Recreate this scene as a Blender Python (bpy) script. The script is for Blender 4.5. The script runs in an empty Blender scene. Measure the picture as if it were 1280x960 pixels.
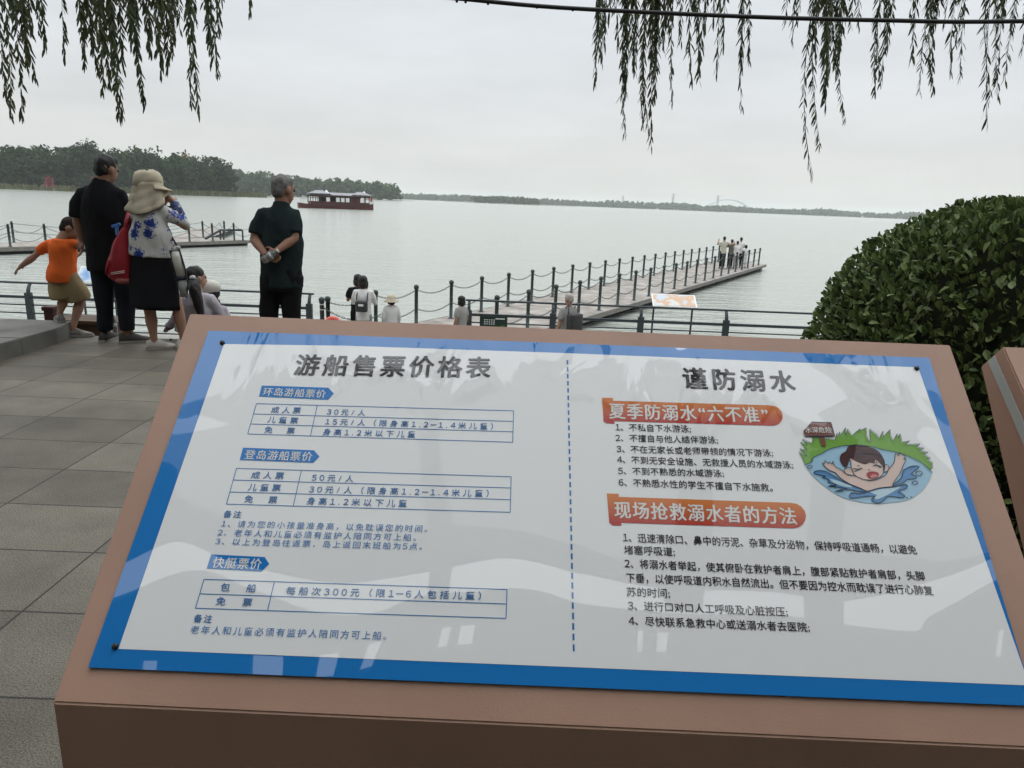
import bpy, bmesh, math, random
import numpy as np
from mathutils import Vector, Matrix, noise
from mathutils.geometry import tessellate_polygon

random.seed(7)
S = bpy.context.scene
C = S.collection
V = Vector
R = math.radians

# ------------------------------------------------------------------ camera
FPX, PITCH, ROLL, EYE = 887.0, 14.34, 2.26, 1.45      # focal in photo pixels (1280 wide), degrees, metres
cd = bpy.data.cameras.new('camera')
cd.sensor_width = 36.0
cd.lens = FPX / 1280 * 36.0
cd.clip_start = 0.05
cd.clip_end = 20000
cam = bpy.data.objects.new('camera', cd)
C.objects.link(cam)
cam.matrix_world = Matrix.Translation((0, 0, EYE)) @ Matrix.Rotation(R(90 - PITCH), 4, 'X') @ Matrix.Rotation(R(ROLL), 4, 'Z')
S.camera = cam

# ------------------------------------------------------------------ sky, sun, exposure
SUN_EL, SUN_AZ = 58, 25          # sun high over the lake, a little to the right
W = bpy.data.worlds.new('World')
S.world = W
W.use_nodes = True
nt = W.node_tree
nt.nodes.clear()
N = nt.nodes.new
sky = N('ShaderNodeTexSky'); sky.sky_type = 'NISHITA'; sky.sun_disc = False
sky.sun_elevation = R(SUN_EL); sky.sun_rotation = R(SUN_AZ)
bg1 = N('ShaderNodeBackground'); bg1.inputs['Strength'].default_value = 0.06
nt.links.new(sky.outputs[0], bg1.inputs[0])
tc = N('ShaderNodeTexCoord')
sep = N('ShaderNodeSeparateXYZ'); nt.links.new(tc.outputs['Generated'], sep.inputs[0])
rmp = N('ShaderNodeValToRGB')
cr = rmp.color_ramp
cr.elements[0].position = 0.0; cr.elements[0].color = (0.635, 0.655, 0.64, 1)
cr.elements[1].position = 1.0; cr.elements[1].color = (0.69, 0.72, 0.74, 1)
for p, c in ((0.06, (0.665, 0.68, 0.668, 1)), (0.16, (0.685, 0.71, 0.73, 1)), (0.3, (0.705, 0.743, 0.775, 1)), (0.45, (0.71, 0.74, 0.765, 1))):
    e = cr.elements.new(p); e.color = c
nt.links.new(sep.outputs['Z'], rmp.inputs[0])
mp = N('ShaderNodeMapping'); mp.inputs['Scale'].default_value = (2.2, 2.2, 9.0)
nt.links.new(tc.outputs['Generated'], mp.inputs[0])
nz = N('ShaderNodeTexNoise'); nz.inputs['Scale'].default_value = 1.6; nz.inputs['Detail'].default_value = 5
nz.inputs['Roughness'].default_value = 0.55
nt.links.new(mp.outputs[0], nz.inputs['Vector'])
mr = N('ShaderNodeMapRange'); mr.inputs['From Min'].default_value = 0.3; mr.inputs['From Max'].default_value = 0.7
mr.inputs['To Min'].default_value = 0.97; mr.inputs['To Max'].default_value = 1.12
nt.links.new(nz.outputs['Fac'], mr.inputs[0])
zb = N('ShaderNodeMapRange'); zb.inputs['From Min'].default_value = 0.42; zb.inputs['From Max'].default_value = 1.0
zb.inputs['To Min'].default_value = 0.94; zb.inputs['To Max'].default_value = 3.0     # overcast: the zenith is brightest
nt.links.new(sep.outputs['Z'], zb.inputs[0])
mul = N('ShaderNodeMath'); mul.operation = 'MULTIPLY'
nt.links.new(mr.outputs[0], mul.inputs[0]); nt.links.new(zb.outputs[0], mul.inputs[1])
bg2 = N('ShaderNodeBackground')
nt.links.new(rmp.outputs[0], bg2.inputs[0]); nt.links.new(mul.outputs[0], bg2.inputs[1])
mx = N('ShaderNodeMixShader'); mx.inputs[0].default_value = 0.93
nt.links.new(bg1.outputs[0], mx.inputs[1]); nt.links.new(bg2.outputs[0], mx.inputs[2])
ow = N('ShaderNodeOutputWorld'); nt.links.new(mx.outputs[0], ow.inputs[0])

sl = bpy.data.lights.new('sun', 'SUN'); sl.energy = 0.5; sl.angle = R(25); sl.color = (1, 0.97, 0.92)
so = bpy.data.objects.new('sun', sl); C.objects.link(so)
sd = V((math.sin(R(SUN_AZ)) * math.cos(R(SUN_EL)), math.cos(R(SUN_AZ)) * math.cos(R(SUN_EL)), math.sin(R(SUN_EL))))
so.rotation_euler = sd.to_track_quat('Z', 'Y').to_euler()
S.view_settings.view_transform = 'Standard'
S.view_settings.look = 'None'
S.view_settings.exposure = 0.2
S.view_settings.gamma = 1.0
S.view_settings.use_curve_mapping = False
S.cycles.use_denoising = True
S.cycles.max_bounces = 8
S.cycles.volume_bounces = 1
S.cycles.caustics_reflective = False
S.cycles.caustics_refractive = False

# ------------------------------------------------------------------ surveying: photo pixel -> a place in the world
_p, _r = R(PITCH), R(ROLL)
FWD = V((0, math.cos(_p), -math.sin(_p)))
_u0 = V((0, math.sin(_p), math.cos(_p))); _r0 = V((1, 0, 0))
RT = _r0 * math.cos(_r) + _u0 * math.sin(_r)
UP = -_r0 * math.sin(_r) + _u0 * math.cos(_r)
EYEV = V((0, 0, EYE))
def ray(x, y): return FWD + RT * ((x - 640) / FPX) - UP * ((y - 480) / FPX)
def at(x, y, Y):
    d = ray(x, y); return EYEV + d * (Y / d.y)
def onz(x, y, z):
    d = ray(x, y); return EYEV + d * ((z - EYE) / d.z)
PLAZA, LOW, WATER = 0.0, -1.75, -2.1

# ------------------------------------------------------------------ materials
MATS = {}
def mat(name, col, rough=0.6, spec=0.4, var=0.12, vscale=6.0, bump=0.0, bscale=40.0, metal=0.0, coat=0.0, sss=0.0, col2=None, vdet=4, stretch=None, trans=0.0, ior=1.45, alpha=1.0):
    if name in MATS: return MATS[name]
    m = bpy.data.materials.new(name); m.use_nodes = True
    t = m.node_tree; b = t.nodes['Principled BSDF']
    b.inputs['Roughness'].default_value = rough
    b.inputs['Specular IOR Level'].default_value = spec
    b.inputs['Metallic'].default_value = metal
    b.inputs['Coat Weight'].default_value = coat
    b.inputs['Coat Roughness'].default_value = 0.05
    b.inputs['Transmission Weight'].default_value = trans
    b.inputs['IOR'].default_value = ior
    b.inputs['Alpha'].default_value = alpha
    c = t.nodes.new('ShaderNodeTexCoord')
    src = c.outputs['Object']
    if stretch:
        mpn = t.nodes.new('ShaderNodeMapping'); mpn.inputs['Scale'].default_value = stretch
        t.links.new(src, mpn.inputs[0]); src = mpn.outputs[0]
    n = t.nodes.new('ShaderNodeTexNoise'); n.inputs['Scale'].default_value = vscale; n.inputs['Detail'].default_value = vdet
    t.links.new(src, n.inputs['Vector'])
    mix = t.nodes.new('ShaderNodeMix'); mix.data_type = 'RGBA'
    if col2 is None:
        a = [x * (1 - var) for x in col]; d = [min(1, x * (1 + var)) for x in col]
    else: a, d = col, col2
    mix.inputs['A'].default_value = (*a, 1); mix.inputs['B'].default_value = (*d, 1)
    r2 = t.nodes.new('ShaderNodeMapRange'); r2.inputs['From Min'].default_value = 0.3; r2.inputs['From Max'].default_value = 0.7
    t.links.new(n.outputs['Fac'], r2.inputs[0]); t.links.new(r2.outputs[0], mix.inputs['Factor'])
    t.links.new(mix.outputs['Result'], b.inputs['Base Color'])
    if bump:
        n2 = t.nodes.new('ShaderNodeTexNoise'); n2.inputs['Scale'].default_value = bscale; n2.inputs['Detail'].default_value = 3
        t.links.new(src, n2.inputs['Vector'])
        bp = t.nodes.new('ShaderNodeBump'); bp.inputs['Strength'].default_value = bump; bp.inputs['Distance'].default_value = 0.02
        t.links.new(n2.outputs['Fac'], bp.inputs['Height']); t.links.new(bp.outputs[0], b.inputs['Normal'])
    MATS[name] = m
    return m

def leaf_mat(name, c1, c2, scale=2.5, rough=0.5, trans=0.25):
    if name in MATS: return MATS[name]
    m = bpy.data.materials.new(name); m.use_nodes = True
    t = m.node_tree; b = t.nodes['Principled BSDF']
    b.inputs['Roughness'].default_value = rough; b.inputs['Specular IOR Level'].default_value = 0.3
    g = t.nodes.new('ShaderNodeNewGeometry')
    mix = t.nodes.new('ShaderNodeMix'); mix.data_type = 'RGBA'
    mix.inputs['A'].default_value = (*c1, 1); mix.inputs['B'].default_value = (*c2, 1)
    t.links.new(g.outputs['Random Per Island'], mix.inputs['Factor'])
    t.links.new(mix.outputs['Result'], b.inputs['Base Color'])
    tr = t.nodes.new('ShaderNodeBsdfTranslucent'); t.links.new(mix.outputs['Result'], tr.inputs[0])
    ms = t.nodes.new('ShaderNodeMixShader'); ms.inputs[0].default_value = trans
    t.links.new(b.outputs[0], ms.inputs[1]); t.links.new(tr.outputs[0], ms.inputs[2])
    t.links.new(ms.outputs[0], t.nodes['Material Output'].inputs[0])
    MATS[name] = m
    return m

# ------------------------------------------------------------------ object helpers
def tag(o, label=None, cat=None, group=None, kind=None):
    if label: o['label'] = label
    if cat: o['category'] = cat
    if group: o['group'] = group
    if kind: o['kind'] = kind
    return o
def thing(name, label, cat, loc=(0, 0, 0), rz=0.0, group=None):
    o = bpy.data.objects.new(name, None); C.objects.link(o)
    o.empty_display_size = 0.1
    o.location = loc; o.rotation_euler = (0, 0, rz)
    return tag(o, label, cat, group)
def obj(name, bm, m, parent=None, smooth=False, label=None):
    me = bpy.data.meshes.new(name)
    if isinstance(bm, bmesh.types.BMesh):
        bm.to_mesh(me); bm.free()
    else:
        me.from_pydata(*bm); me.update()
    if m: me.materials.append(m)
    if smooth:
        me.polygons.foreach_set('use_smooth', [True] * len(me.polygons))
    o = bpy.data.objects.new(name, me); C.objects.link(o)
    if parent: o.parent = parent
    if label: o['label'] = label
    return o
def dup(root, loc, rz=None, label=None, scale=None):
    r = root.copy(); C.objects.link(r); r.location = loc
    if rz is not None: r.rotation_euler = (0, 0, rz)
    if scale is not None: r.scale = scale
    if label: r['label'] = label
    for ch in list(root.children):
        c = ch.copy(); C.objects.link(c); c.parent = r
        for g in ch.children:
            d = g.copy(); C.objects.link(d); d.parent = c
    return r
NB = bmesh.new
def box(bm, c, s, rz=0.0, bev=0.0, rot=None):
    M = Matrix.Translation(c) @ (rot.to_4x4() if rot else Matrix.Rotation(rz, 4, 'Z')) @ Matrix.Diagonal((s[0], s[1], s[2], 1))
    r = bmesh.ops.create_cube(bm, size=1.0, matrix=M)
    if bev:
        es = list({e for v in r['verts'] for e in v.link_edges})
        bmesh.ops.bevel(bm, geom=es, offset=bev, segments=2, affect='EDGES', profile=0.6)
def bar(bm, a, b, w, h, bev=0.0):
    a, b = V(a), V(b); d = b - a
    q = d.to_track_quat('X', 'Z').to_matrix()
    box(bm, (a + b) / 2, (d.length, w, h), rot=q, bev=bev)
def frame_of(d, ref=V((0, 0, 1))):
    d = d.normalized()
    if abs(d.dot(ref)) > 0.95: ref = V((0, 1, 0))
    u = ref.cross(d).normalized()
    return u, d.cross(u).normalized()
def loft(bm, rings, cap=True):
    vs = [[bm.verts.new(p) for p in r] for r in rings]
    n = len(vs[0])
    for a, b in zip(vs, vs[1:]):
        for i in range(n):
            bm.faces.new((a[i], a[(i + 1) % n], b[(i + 1) % n], b[i]))
    if cap:
        bm.faces.new(list(reversed(vs[0]))); bm.faces.new(vs[-1])
def tube(bm, pts, rad, seg=10, round_ends=False):
    pts = [V(p) for p in pts]
    if not hasattr(rad, '__len__'): rad = [rad] * len(pts)
    rad = list(rad)
    if round_ends:
        d0 = (pts[0] - pts[1]).normalized(); d1 = (pts[-1] - pts[-2]).normalized()
        r0, r1 = rad[0], rad[-1]; p0, p1 = pts[0], pts[-1]
        pre = [(p0 + d0 * r0 * math.sin(a), max(r0 * math.cos(a), r0 * 0.08)) for a in (1.5, 1.0, 0.5)]
        post = [(p1 + d1 * r1 * math.sin(a), max(r1 * math.cos(a), r1 * 0.08)) for a in (0.5, 1.0, 1.5)]
        pts = [p for p, _ in pre] + pts + [p for p, _ in post]
        rad = [r for _, r in pre] + rad + [r for _, r in post]
    u = None; rings = []
    for i, p in enumerate(pts):
        d = (pts[min(i + 1, len(pts) - 1)] - pts[max(i - 1, 0)])
        if d.length < 1e-9: d = V((0, 0, 1))
        d.normalize()
        if u is None: u, w = frame_of(d)
        else:
            u = (u - d * u.dot(d))
            if u.length < 1e-6: u, w = frame_of(d)
            u.normalize()
        w = d.cross(u)
        rings.append([p + (u * math.cos(t) + w * math.sin(t)) * rad[i] for t in [2 * math.pi * k / seg for k in range(seg)]])
    loft(bm, rings)
def ball(bm, c, r, seg=14, rot=None):
    if not hasattr(r, '__len__'): r = (r, r, r)
    M = Matrix.Translation(c) @ (rot.to_4x4() if rot else Matrix.Identity(4)) @ Matrix.Diagonal((r[0], r[1], r[2], 1))
    bmesh.ops.create_uvsphere(bm, u_segments=seg, v_segments=max(6, seg // 2 + 2), radius=1.0, matrix=M)
def lathe(bm, prof, c=(0, 0, 0), seg=14):
    c = V(c)
    loft(bm, [[c + V((r * math.cos(t), r * math.sin(t), z)) for t in [2 * math.pi * k / seg for k in range(seg)]] for r, z in prof])
def poly_prism(bm, pts, z0, z1):
    lo = [bm.verts.new((p[0], p[1], z0)) for p in pts]; hi = [bm.verts.new((p[0], p[1], z1)) for p in pts]
    n = len(pts)
    tris = tessellate_polygon([[V((p[0], p[1], 0)) for p in pts]])
    for t in tris:
        bm.faces.new([hi[i] for i in t]); bm.faces.new([lo[i] for i in reversed(t)])
    for i in range(n):
        bm.faces.new((lo[i], lo[(i + 1) % n], hi[(i + 1) % n], hi[i]))
    bmesh.ops.recalc_face_normals(bm, faces=bm.faces[:])
def baked(bm, mods, disp=None):
    """bmesh -> mesh through a list of modifiers (voxel remesh, smooth)"""
    me = bpy.data.meshes.new('work'); bm.to_mesh(me); bm.free()
    o = bpy.data.objects.new('work', me); C.objects.link(o)
    for kind, props in mods:
        md = o.modifiers.new('m', kind)
        for k, v in props.items(): setattr(md, k, v)
    dg = bpy.context.evaluated_depsgraph_get()
    r = bpy.data.meshes.new_from_object(o.evaluated_get(dg))
    bpy.data.objects.remove(o); bpy.data.meshes.remove(me)
    if disp:
        amp, fr, st = disp
        for v in r.vertices:
            p = v.co
            v.co = p + v.normal * amp * noise.noise(V((p.x * fr, p.y * fr, p.z * fr * st)))
    r.polygons.foreach_set('use_smooth', [True] * len(r.polygons))
    return r
def obj_me(name, me, m, parent):
    me.name = name; me.materials.clear(); me.materials.append(m)
    o = bpy.data.objects.new(name, me); C.objects.link(o); o.parent = parent
    return o
GLYPH = {}
def glyph(ch):
    if ch not in GLYPH:
        c = bpy.data.curves.new('t', 'FONT'); c.body = ch; c.size = 1.0; c.resolution_u = 3
        o = bpy.data.objects.new('t', c); C.objects.link(o)
        me = bpy.data.meshes.new_from_object(o.evaluated_get(bpy.context.evaluated_depsgraph_get()))
        GLYPH[ch] = ([v.co.copy() for v in me.vertices], [tuple(p.vertices) for p in me.polygons])
        bpy.data.objects.remove(o); bpy.data.curves.remove(c); bpy.data.meshes.remove(me)
    return GLYPH[ch]
def text_mesh(s, bold=0.0, space=1.0):
    """a line of lettering set glyph by glyph; digits come from the same typeface as the characters"""
    x = 0.0; vs, fs = [], []; gap = space - 1.0
    for ch in s:
        if ch in '0123456789-': g, dx, adv = chr(ord(ch) + 0xFEE0), -0.21, 0.58
        elif ch in '.;': g, dx, adv = ch, 0.02, 0.30
        elif ch == '/': g, dx, adv = ch, 0.06, 0.5
        elif ch in '“”': g, dx, adv = ch, 0.06, 0.52
        elif ch in ' \u3000': x += 1.0 + gap; continue
        else: g, dx, adv = ch, 0.0, 1.0
        gv, gf = glyph(g); k = len(vs)
        vs += [V((v.x + x + dx, v.y, 0)) for v in gv]; fs += [tuple(k + i for i in f) for f in gf]
        x += adv + gap
    return vs, fs

# ================================================================== THE SETTING
def paving_mat():
    m = bpy.data.materials.new('granite_paving'); m.use_nodes = True
    t = m.node_tree; b = t.nodes['Principled BSDF']; n = t.nodes.new; L = t.links.new
    c = n('ShaderNodeTexCoord')
    mp = n('ShaderNodeMapping'); mp.inputs['Location'].default_value = (1.68 + 0.655 * 20, -2.19 + 0.43 * 20, 0)
    L(c.outputs['Object'], mp.inputs[0])
    br = n('ShaderNodeTexBrick'); br.offset = 0.0; br.squash = 1.0
    br.inputs['Scale'].default_value = 1.0; br.inputs['Brick Width'].default_value = 0.655; br.inputs['Row Height'].default_value = 0.43
    br.inputs['Mortar Size'].default_value = 0.005; br.inputs['Mortar Smooth'].default_value = 0.3; br.inputs['Bias'].default_value = 0.0
    br.inputs['Color1'].default_value = (0.084, 0.073, 0.055, 1); br.inputs['Color2'].default_value = (0.132, 0.118, 0.092, 1)
    br.inputs['Mortar'].default_value = (0.022, 0.02, 0.017, 1)
    L(mp.outputs[0], br.inputs['Vector'])
    sp = n('ShaderNodeTexNoise'); sp.inputs['Scale'].default_value = 190; sp.inputs['Detail'].default_value = 1.5
    L(c.outputs['Object'], sp.inputs['Vector'])
    r1 = n('ShaderNodeMapRange'); r1.inputs['From Min'].default_value = 0.35; r1.inputs['From Max'].default_value = 0.68
    r1.inputs['To Min'].default_value = 0.55; r1.inputs['To Max'].default_value = 1.6
    L(sp.outputs['Fac'], r1.inputs[0])
    big = n('ShaderNodeTexNoise'); big.inputs['Scale'].default_value = 1.3; big.inputs['Detail'].default_value = 7; big.inputs['Roughness'].default_value = 0.65
    L(c.outputs['Object'], big.inputs['Vector'])
    r2 = n('ShaderNodeMapRange'); r2.inputs['From Min'].default_value = 0.3; r2.inputs['From Max'].default_value = 0.72
    r2.inputs['To Min'].default_value = 0.6; r2.inputs['To Max'].default_value = 1.5
    L(big.outputs['Fac'], r2.inputs[0])
    m1 = n('ShaderNodeMath'); m1.operation = 'MULTIPLY'; L(r1.outputs[0], m1.inputs[0]); L(r2.outputs[0], m1.inputs[1])
    hs = n('ShaderNodeVectorMath'); hs.operation = 'SCALE'; L(br.outputs['Color'], hs.inputs[0]); L(m1.outputs[0], hs.inputs['Scale'])
    L(hs.outputs[0], b.inputs['Base Color'])
    b.inputs['Roughness'].default_value = 0.6; b.inputs['Specular IOR Level'].default_value = 0.4
    ad = n('ShaderNodeMath'); ad.operation = 'MULTIPLY_ADD'
    L(br.outputs['Fac'], ad.inputs[0]); ad.inputs[1].default_value = -1.6; L(sp.outputs['Fac'], ad.inputs[2])
    bp = n('ShaderNodeBump'); bp.inputs['Strength'].default_value = 0.5; bp.inputs['Distance'].default_value = 0.004
    L(ad.outputs[0], bp.inputs['Height']); L(bp.outputs[0], b.inputs['Normal'])
    return m
M_PAVE = paving_mat()
M_GRAN = mat('grey_granite', (0.15, 0.145, 0.128), 0.7, 0.3, 0.3, 2.5, 0.3, 160)
M_CONC = mat('pale_concrete', (0.33, 0.32, 0.29), 0.85, 0.2, 0.15, 2.0, 0.2, 60)

def water_mat():
    m = bpy.data.materials.new('lake_water'); m.use_nodes = True
    t = m.node_tree; b = t.nodes['Principled BSDF']; n = t.nodes.new; L = t.links.new
    b.inputs['Base Color'].default_value = (0.355, 0.375, 0.335, 1)
    b.inputs['Roughness'].default_value = 0.16; b.inputs['IOR'].default_value = 1.33; b.inputs['Specular IOR Level'].default_value = 0.5
    c = n('ShaderNodeTexCoord')
    hs = []
    for sc, st, w, d in ((1.0, (0.55, 1.7, 1), 1.0, 3), (1.0, (2.6, 6.5, 1), 0.32, 2), (1.0, (0.09, 0.2, 1), 1.6, 2)):
        mp = n('ShaderNodeMapping'); mp.inputs['Scale'].default_value = st; mp.inputs['Rotation'].default_value = (0, 0, R(-9))
        L(c.outputs['Object'], mp.inputs[0])
        x = n('ShaderNodeTexNoise'); x.inputs['Scale'].default_value = sc; x.inputs['Detail'].default_value = d; x.inputs['Roughness'].default_value = 0.5
        L(mp.outputs[0], x.inputs['Vector'])
        k = n('ShaderNodeMath'); k.operation = 'MULTIPLY'; L(x.outputs['Fac'], k.inputs[0]); k.inputs[1].default_value = w
        hs.append(k)
    a = n('ShaderNodeMath'); L(hs[0].outputs[0], a.inputs[0]); L(hs[1].outputs[0], a.inputs[1])
    a2 = n('ShaderNodeMath'); L(a.outputs[0], a2.inputs[0]); L(hs[2].outputs[0], a2.inputs[1])
    bp = n('ShaderNodeBump'); bp.inputs['Strength'].default_value = 1.0; bp.inputs['Distance'].default_value = 0.18
    L(a2.outputs[0], bp.inputs['Height']); L(bp.outputs[0], b.inputs['Normal'])
    return m
bm = NB(); bmesh.ops.create_grid(bm, x_segments=8, y_segments=8, size=6000, matrix=Matrix.Translation((0, 3000, WATER)))
tag(obj('lake_water', bm, water_mat()), kind='structure')

TERR_Y = 6.95
bm = NB(); box(bm, (0, (TERR_Y - 14) / 2, -1.5), (60, TERR_Y + 14, 3.0))
tag(obj('paved_terrace', bm, M_PAVE), kind='structure')
bm = NB()
for i in range(10):
    z = -0.16 * (i + 1); y0 = TERR_Y + 0.3 * i
    box(bm, (-8.0, y0 + 0.15 + 0.001 * i, (z - 2.4) / 2), (44, 0.3, z + 2.4), bev=0.008)
tag(obj('stone_steps', bm, M_GRAN), kind='structure')
bm = NB(); box(bm, (0, 12.75, -2.3), (120, 6.5, 1.1))
tag(obj('promenade', bm, M_CONC), kind='structure')
# raised granite kerb platform on the left
bm = NB()
for i in range(7):
    y1 = TERR_Y - 0.02 - i * 0.9; y0 = y1 - 0.894
    pts = [(-7.5, y0), (-4.28, y0), (-4.28, y1), (-7.5, y1)]
    if i == 0: pts = [(-7.5, y0), (-4.28, y0), (-4.28, y1 - 0.42), (-4.37, y1), (-7.5, y1)]
    poly_prism(bm, pts, 0.0, 0.145)
bmesh.ops.bevel(bm, geom=[e for e in bm.edges if abs(e.verts[0].co.z - 0.145) < 1e-4 and abs(e.verts[1].co.z - 0.145) < 1e-4 and len(e.link_faces) == 2 and any(abs(f.normal.z) < 0.5 for f in e.link_faces)], offset=0.008, segments=2, affect='EDGES')
tag(obj('kerb_platform', bm, M_GRAN), kind='structure')

# ------------------------------------------------------------------ islands and far shores
M_BARK = mat('bark', (0.09, 0.075, 0.06), 0.9, 0.1, 0.3, 3.0, 0.5, 20)
M_BANK = mat('reed_bank', (0.10, 0.115, 0.055), 0.95, 0.05, 0.35, 0.15)
M_FAR = leaf_mat('far_foliage', (0.014, 0.032, 0.012), (0.048, 0.082, 0.028), trans=0.15, rough=0.8)
M_FAR2 = leaf_mat('willow_grove_foliage', (0.036, 0.068, 0.028), (0.082, 0.13, 0.052), trans=0.15, rough=0.8)
M_REED = leaf_mat('reeds', (0.08, 0.095, 0.04), (0.17, 0.18, 0.085), trans=0.2, rough=0.8)

def leaf_quads(pts, size, flat=0.0, jit=0.5):
    """random small faces round given points: returns verts, faces"""
    vs, fs = [], []
    for p, s in pts:
        n = V((random.gauss(0, 1), random.gauss(0, 1), random.gauss(0, 1) + flat)).normalized()
        u, w = frame_of(n)
        a = random.random() * 6.28
        u2 = u * math.cos(a) + w * math.sin(a); w2 = n.cross(u2)
        s = s * size * random.uniform(1 - jit, 1 + jit)
        k = len(vs)
        vs += [p - u2 * s, p - w2 * s * 0.55 + n * s * 0.15, p + u2 * s, p + w2 * s * 0.55 + n * s * 0.15]
        fs.append((k, k + 1, k + 2, k + 3))
    return vs, fs

def crown_points(c, r, n, clumps):
    out = []; cl = []
    for _ in range(clumps):
        while True:
            d = V((random.uniform(-1, 1), random.uniform(-1, 1), random.uniform(-0.9, 1)))
            if 0.35 < d.length < 1: break
        cl.append((V((c[0] + d.x * r[0] * 0.8, c[1] + d.y * r[1] * 0.8, c[2] + d.z * r[2] * 0.8)), random.uniform(0.2, 0.42)))
    for i in range(n):
        q, k = cl[i % clumps]
        d = V((random.gauss(0, 1), random.gauss(0, 1), random.gauss(0, 1))).normalized() * random.random() ** 0.4
        out.append((q + V((d.x * r[0] * k, d.y * r[1] * k, d.z * r[2] * k * 0.85)), 1.0))
    return out

def island(name, pts, z=WATER + 0.35):
    bm = NB(); poly_prism(bm, pts, WATER - 1, z)
    tag(obj(name, bm, M_BANK), kind='structure')

def wood(name, label, line, depth, hfun, n_trees, nleaf, leaf, m, group=None, reeds=0):
    """a far wood that reads as one mass: many crowns along a line of (x, y)"""
    vs, fs = [], []
    segs = [(V((*a, 0)), V((*b, 0))) for a, b in zip(line, line[1:])]
    tot = sum((b - a).length for a, b in segs)
    for i in range(n_trees):
        s = (i + random.random()) / n_trees * tot; t = s
        for a, b in segs:
            if s <= (b - a).length: p = a + (b - a) * (s / (b - a).length); nrm = (b - a).normalized(); break
            s -= (b - a).length
        back = random.random() ** 1.6 * depth
        p = p + V((-nrm.y, nrm.x, 0)) * back
        h = hfun(t / tot, back) * random.uniform(0.72, 1.05)
        rx = h * random.uniform(0.3, 0.5)
        pts = crown_points((p.x, p.y, WATER + 0.4 + h * 0.53), (rx, rx, h * 0.47), nleaf, 9)
        v, f = leaf_quads(pts, leaf, 0.6); k = len(vs)
        vs += v; fs += [tuple(j + k for j in q) for q in f]
    o = obj(name, (vs, [], fs), m)
    return tag(o, label, 'wood', group, 'stuff')

# near island on the left
IS1 = [(-420, 330), (-330, 398), (-250, 420), (-215, 462), (-200, 500), (-192, 540), (-215, 640), (-420, 640), (-700, 520)]
island('island_bank', IS1)
hf = lambda t, b: (26.5 + 1.5 * math.sin(t * 9)) * (0.98 + 0.2 * min(b / 60, 1)) if t < 0.66 else (30 - 8 * (t - 0.66))
wood('island_wood', 'dense dark green wood covering the near island on the left', [(-420, 336), (-330, 404), (-250, 426), (-217, 466), (-201, 508)], 60, hf, 320, 300, 1.15, M_FAR)
wood('island_undergrowth', 'dark undergrowth below the trees of the near island', [(-420, 334), (-330, 402), (-250, 424), (-216, 465), (-199, 510)], 26, lambda t, b: 10, 460, 60, 1.5, M_FAR)
# reeds along the bank
vs, fs = [], []
for a, b in zip(IS1[:5], IS1[1:6]):
    for i in range(420):
        t = random.random(); p = V((a[0] + (b[0] - a[0]) * t, a[1] + (b[1] - a[1]) * t, 0)) + V((random.uniform(-2, 5), random.uniform(-1, 6), 0))
        h = random.uniform(1.2, 3.6); k = len(vs); w = random.uniform(0.5, 1.4); dx = random.uniform(-0.6, 0.6)
        vs += [V((p.x - w, p.y, WATER)), V((p.x + w, p.y, WATER)), V((p.x + w * 0.5 + dx, p.y + 0.3, WATER + h)), V((p.x - w * 0.5 + dx, p.y + 0.3, WATER + h))]
        fs.append((k, k + 1, k + 2, k + 3))
tag(obj('reed_bed', (vs, [], fs), M_REED), 'yellow-green reeds along the waterline of the near island', 'reeds', None, 'stuff')

def tree(label, loc, h, spread, n, leaf, m, clumps=16, trunk=0.35, gaps=0.75):
    t = thing('leafy_tree', label, 'tree', loc)
    bm = NB()
    tube(bm, [(0, 0, -0.3), (0.02 * h, 0, h * 0.25), (-0.01 * h, 0.01 * h, h * 0.5), (0.01 * h, 0, h * 0.72)], [trunk, trunk * 0.8, trunk * 0.55, trunk * 0.2], 8)
    for i in range(7):
        a = i * 2.4; z = h * random.uniform(0.35, 0.6)
        tube(bm, [(0, 0, z), (math.cos(a) * spread * 0.4, math.sin(a) * spread * 0.4, z + h * 0.14), (math.cos(a) * spread * 0.75, math.sin(a) * spread * 0.75, z + h * 0.24)], [trunk * 0.4, trunk * 0.28, trunk * 0.1], 6)
    obj('trunk', bm, M_BARK, t, True)
    v, f = leaf_quads(crown_points((0, 0, h * 0.66), (spread, spread, h * 0.36), n, clumps), leaf)
    obj('crown', (v, [], f), m, t)
    return t
def tree_px(label, px, ptop, pw, Y, **k):
    """a tree standing on the bank at distance Y whose crown shows at this place and width in the photograph"""
    p = at(px, ptop, Y); h = p.z - (WATER + 0.5)
    return tree(label, (p.x, Y, WATER + 0.5), h, pw / 2 / FPX * Y, **k)
tree_px('tall spreading tree with see-through crown rising above the near island', 163, 190, 46, 470, n=520, leaf=0.9, m=M_FAR, clumps=10)
tree_px('tallest rounded tree above the left end of the near island', 110, 181, 60, 440, n=900, leaf=0.95, m=M_FAR)
tree_px('round dark tree at the right tip of the near island', 262, 195, 50, 500, n=1200, leaf=1.0, m=M_FAR, clumps=20)
tree_px('broad dark tree at far left edge of the near island', 14, 178, 60, 430, n=1100, leaf=0.95, m=M_FAR, clumps=20)
tree_px('leafy tree with loose crown just left of the yellow roof on the island', 205, 195, 36, 480, n=520, leaf=0.9, m=M_FAR, clumps=12)
tree_px('low bushy tree ending the tip of the near island', 285, 208, 28, 505, n=800, leaf=0.9, m=M_FAR, clumps=14)

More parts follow.
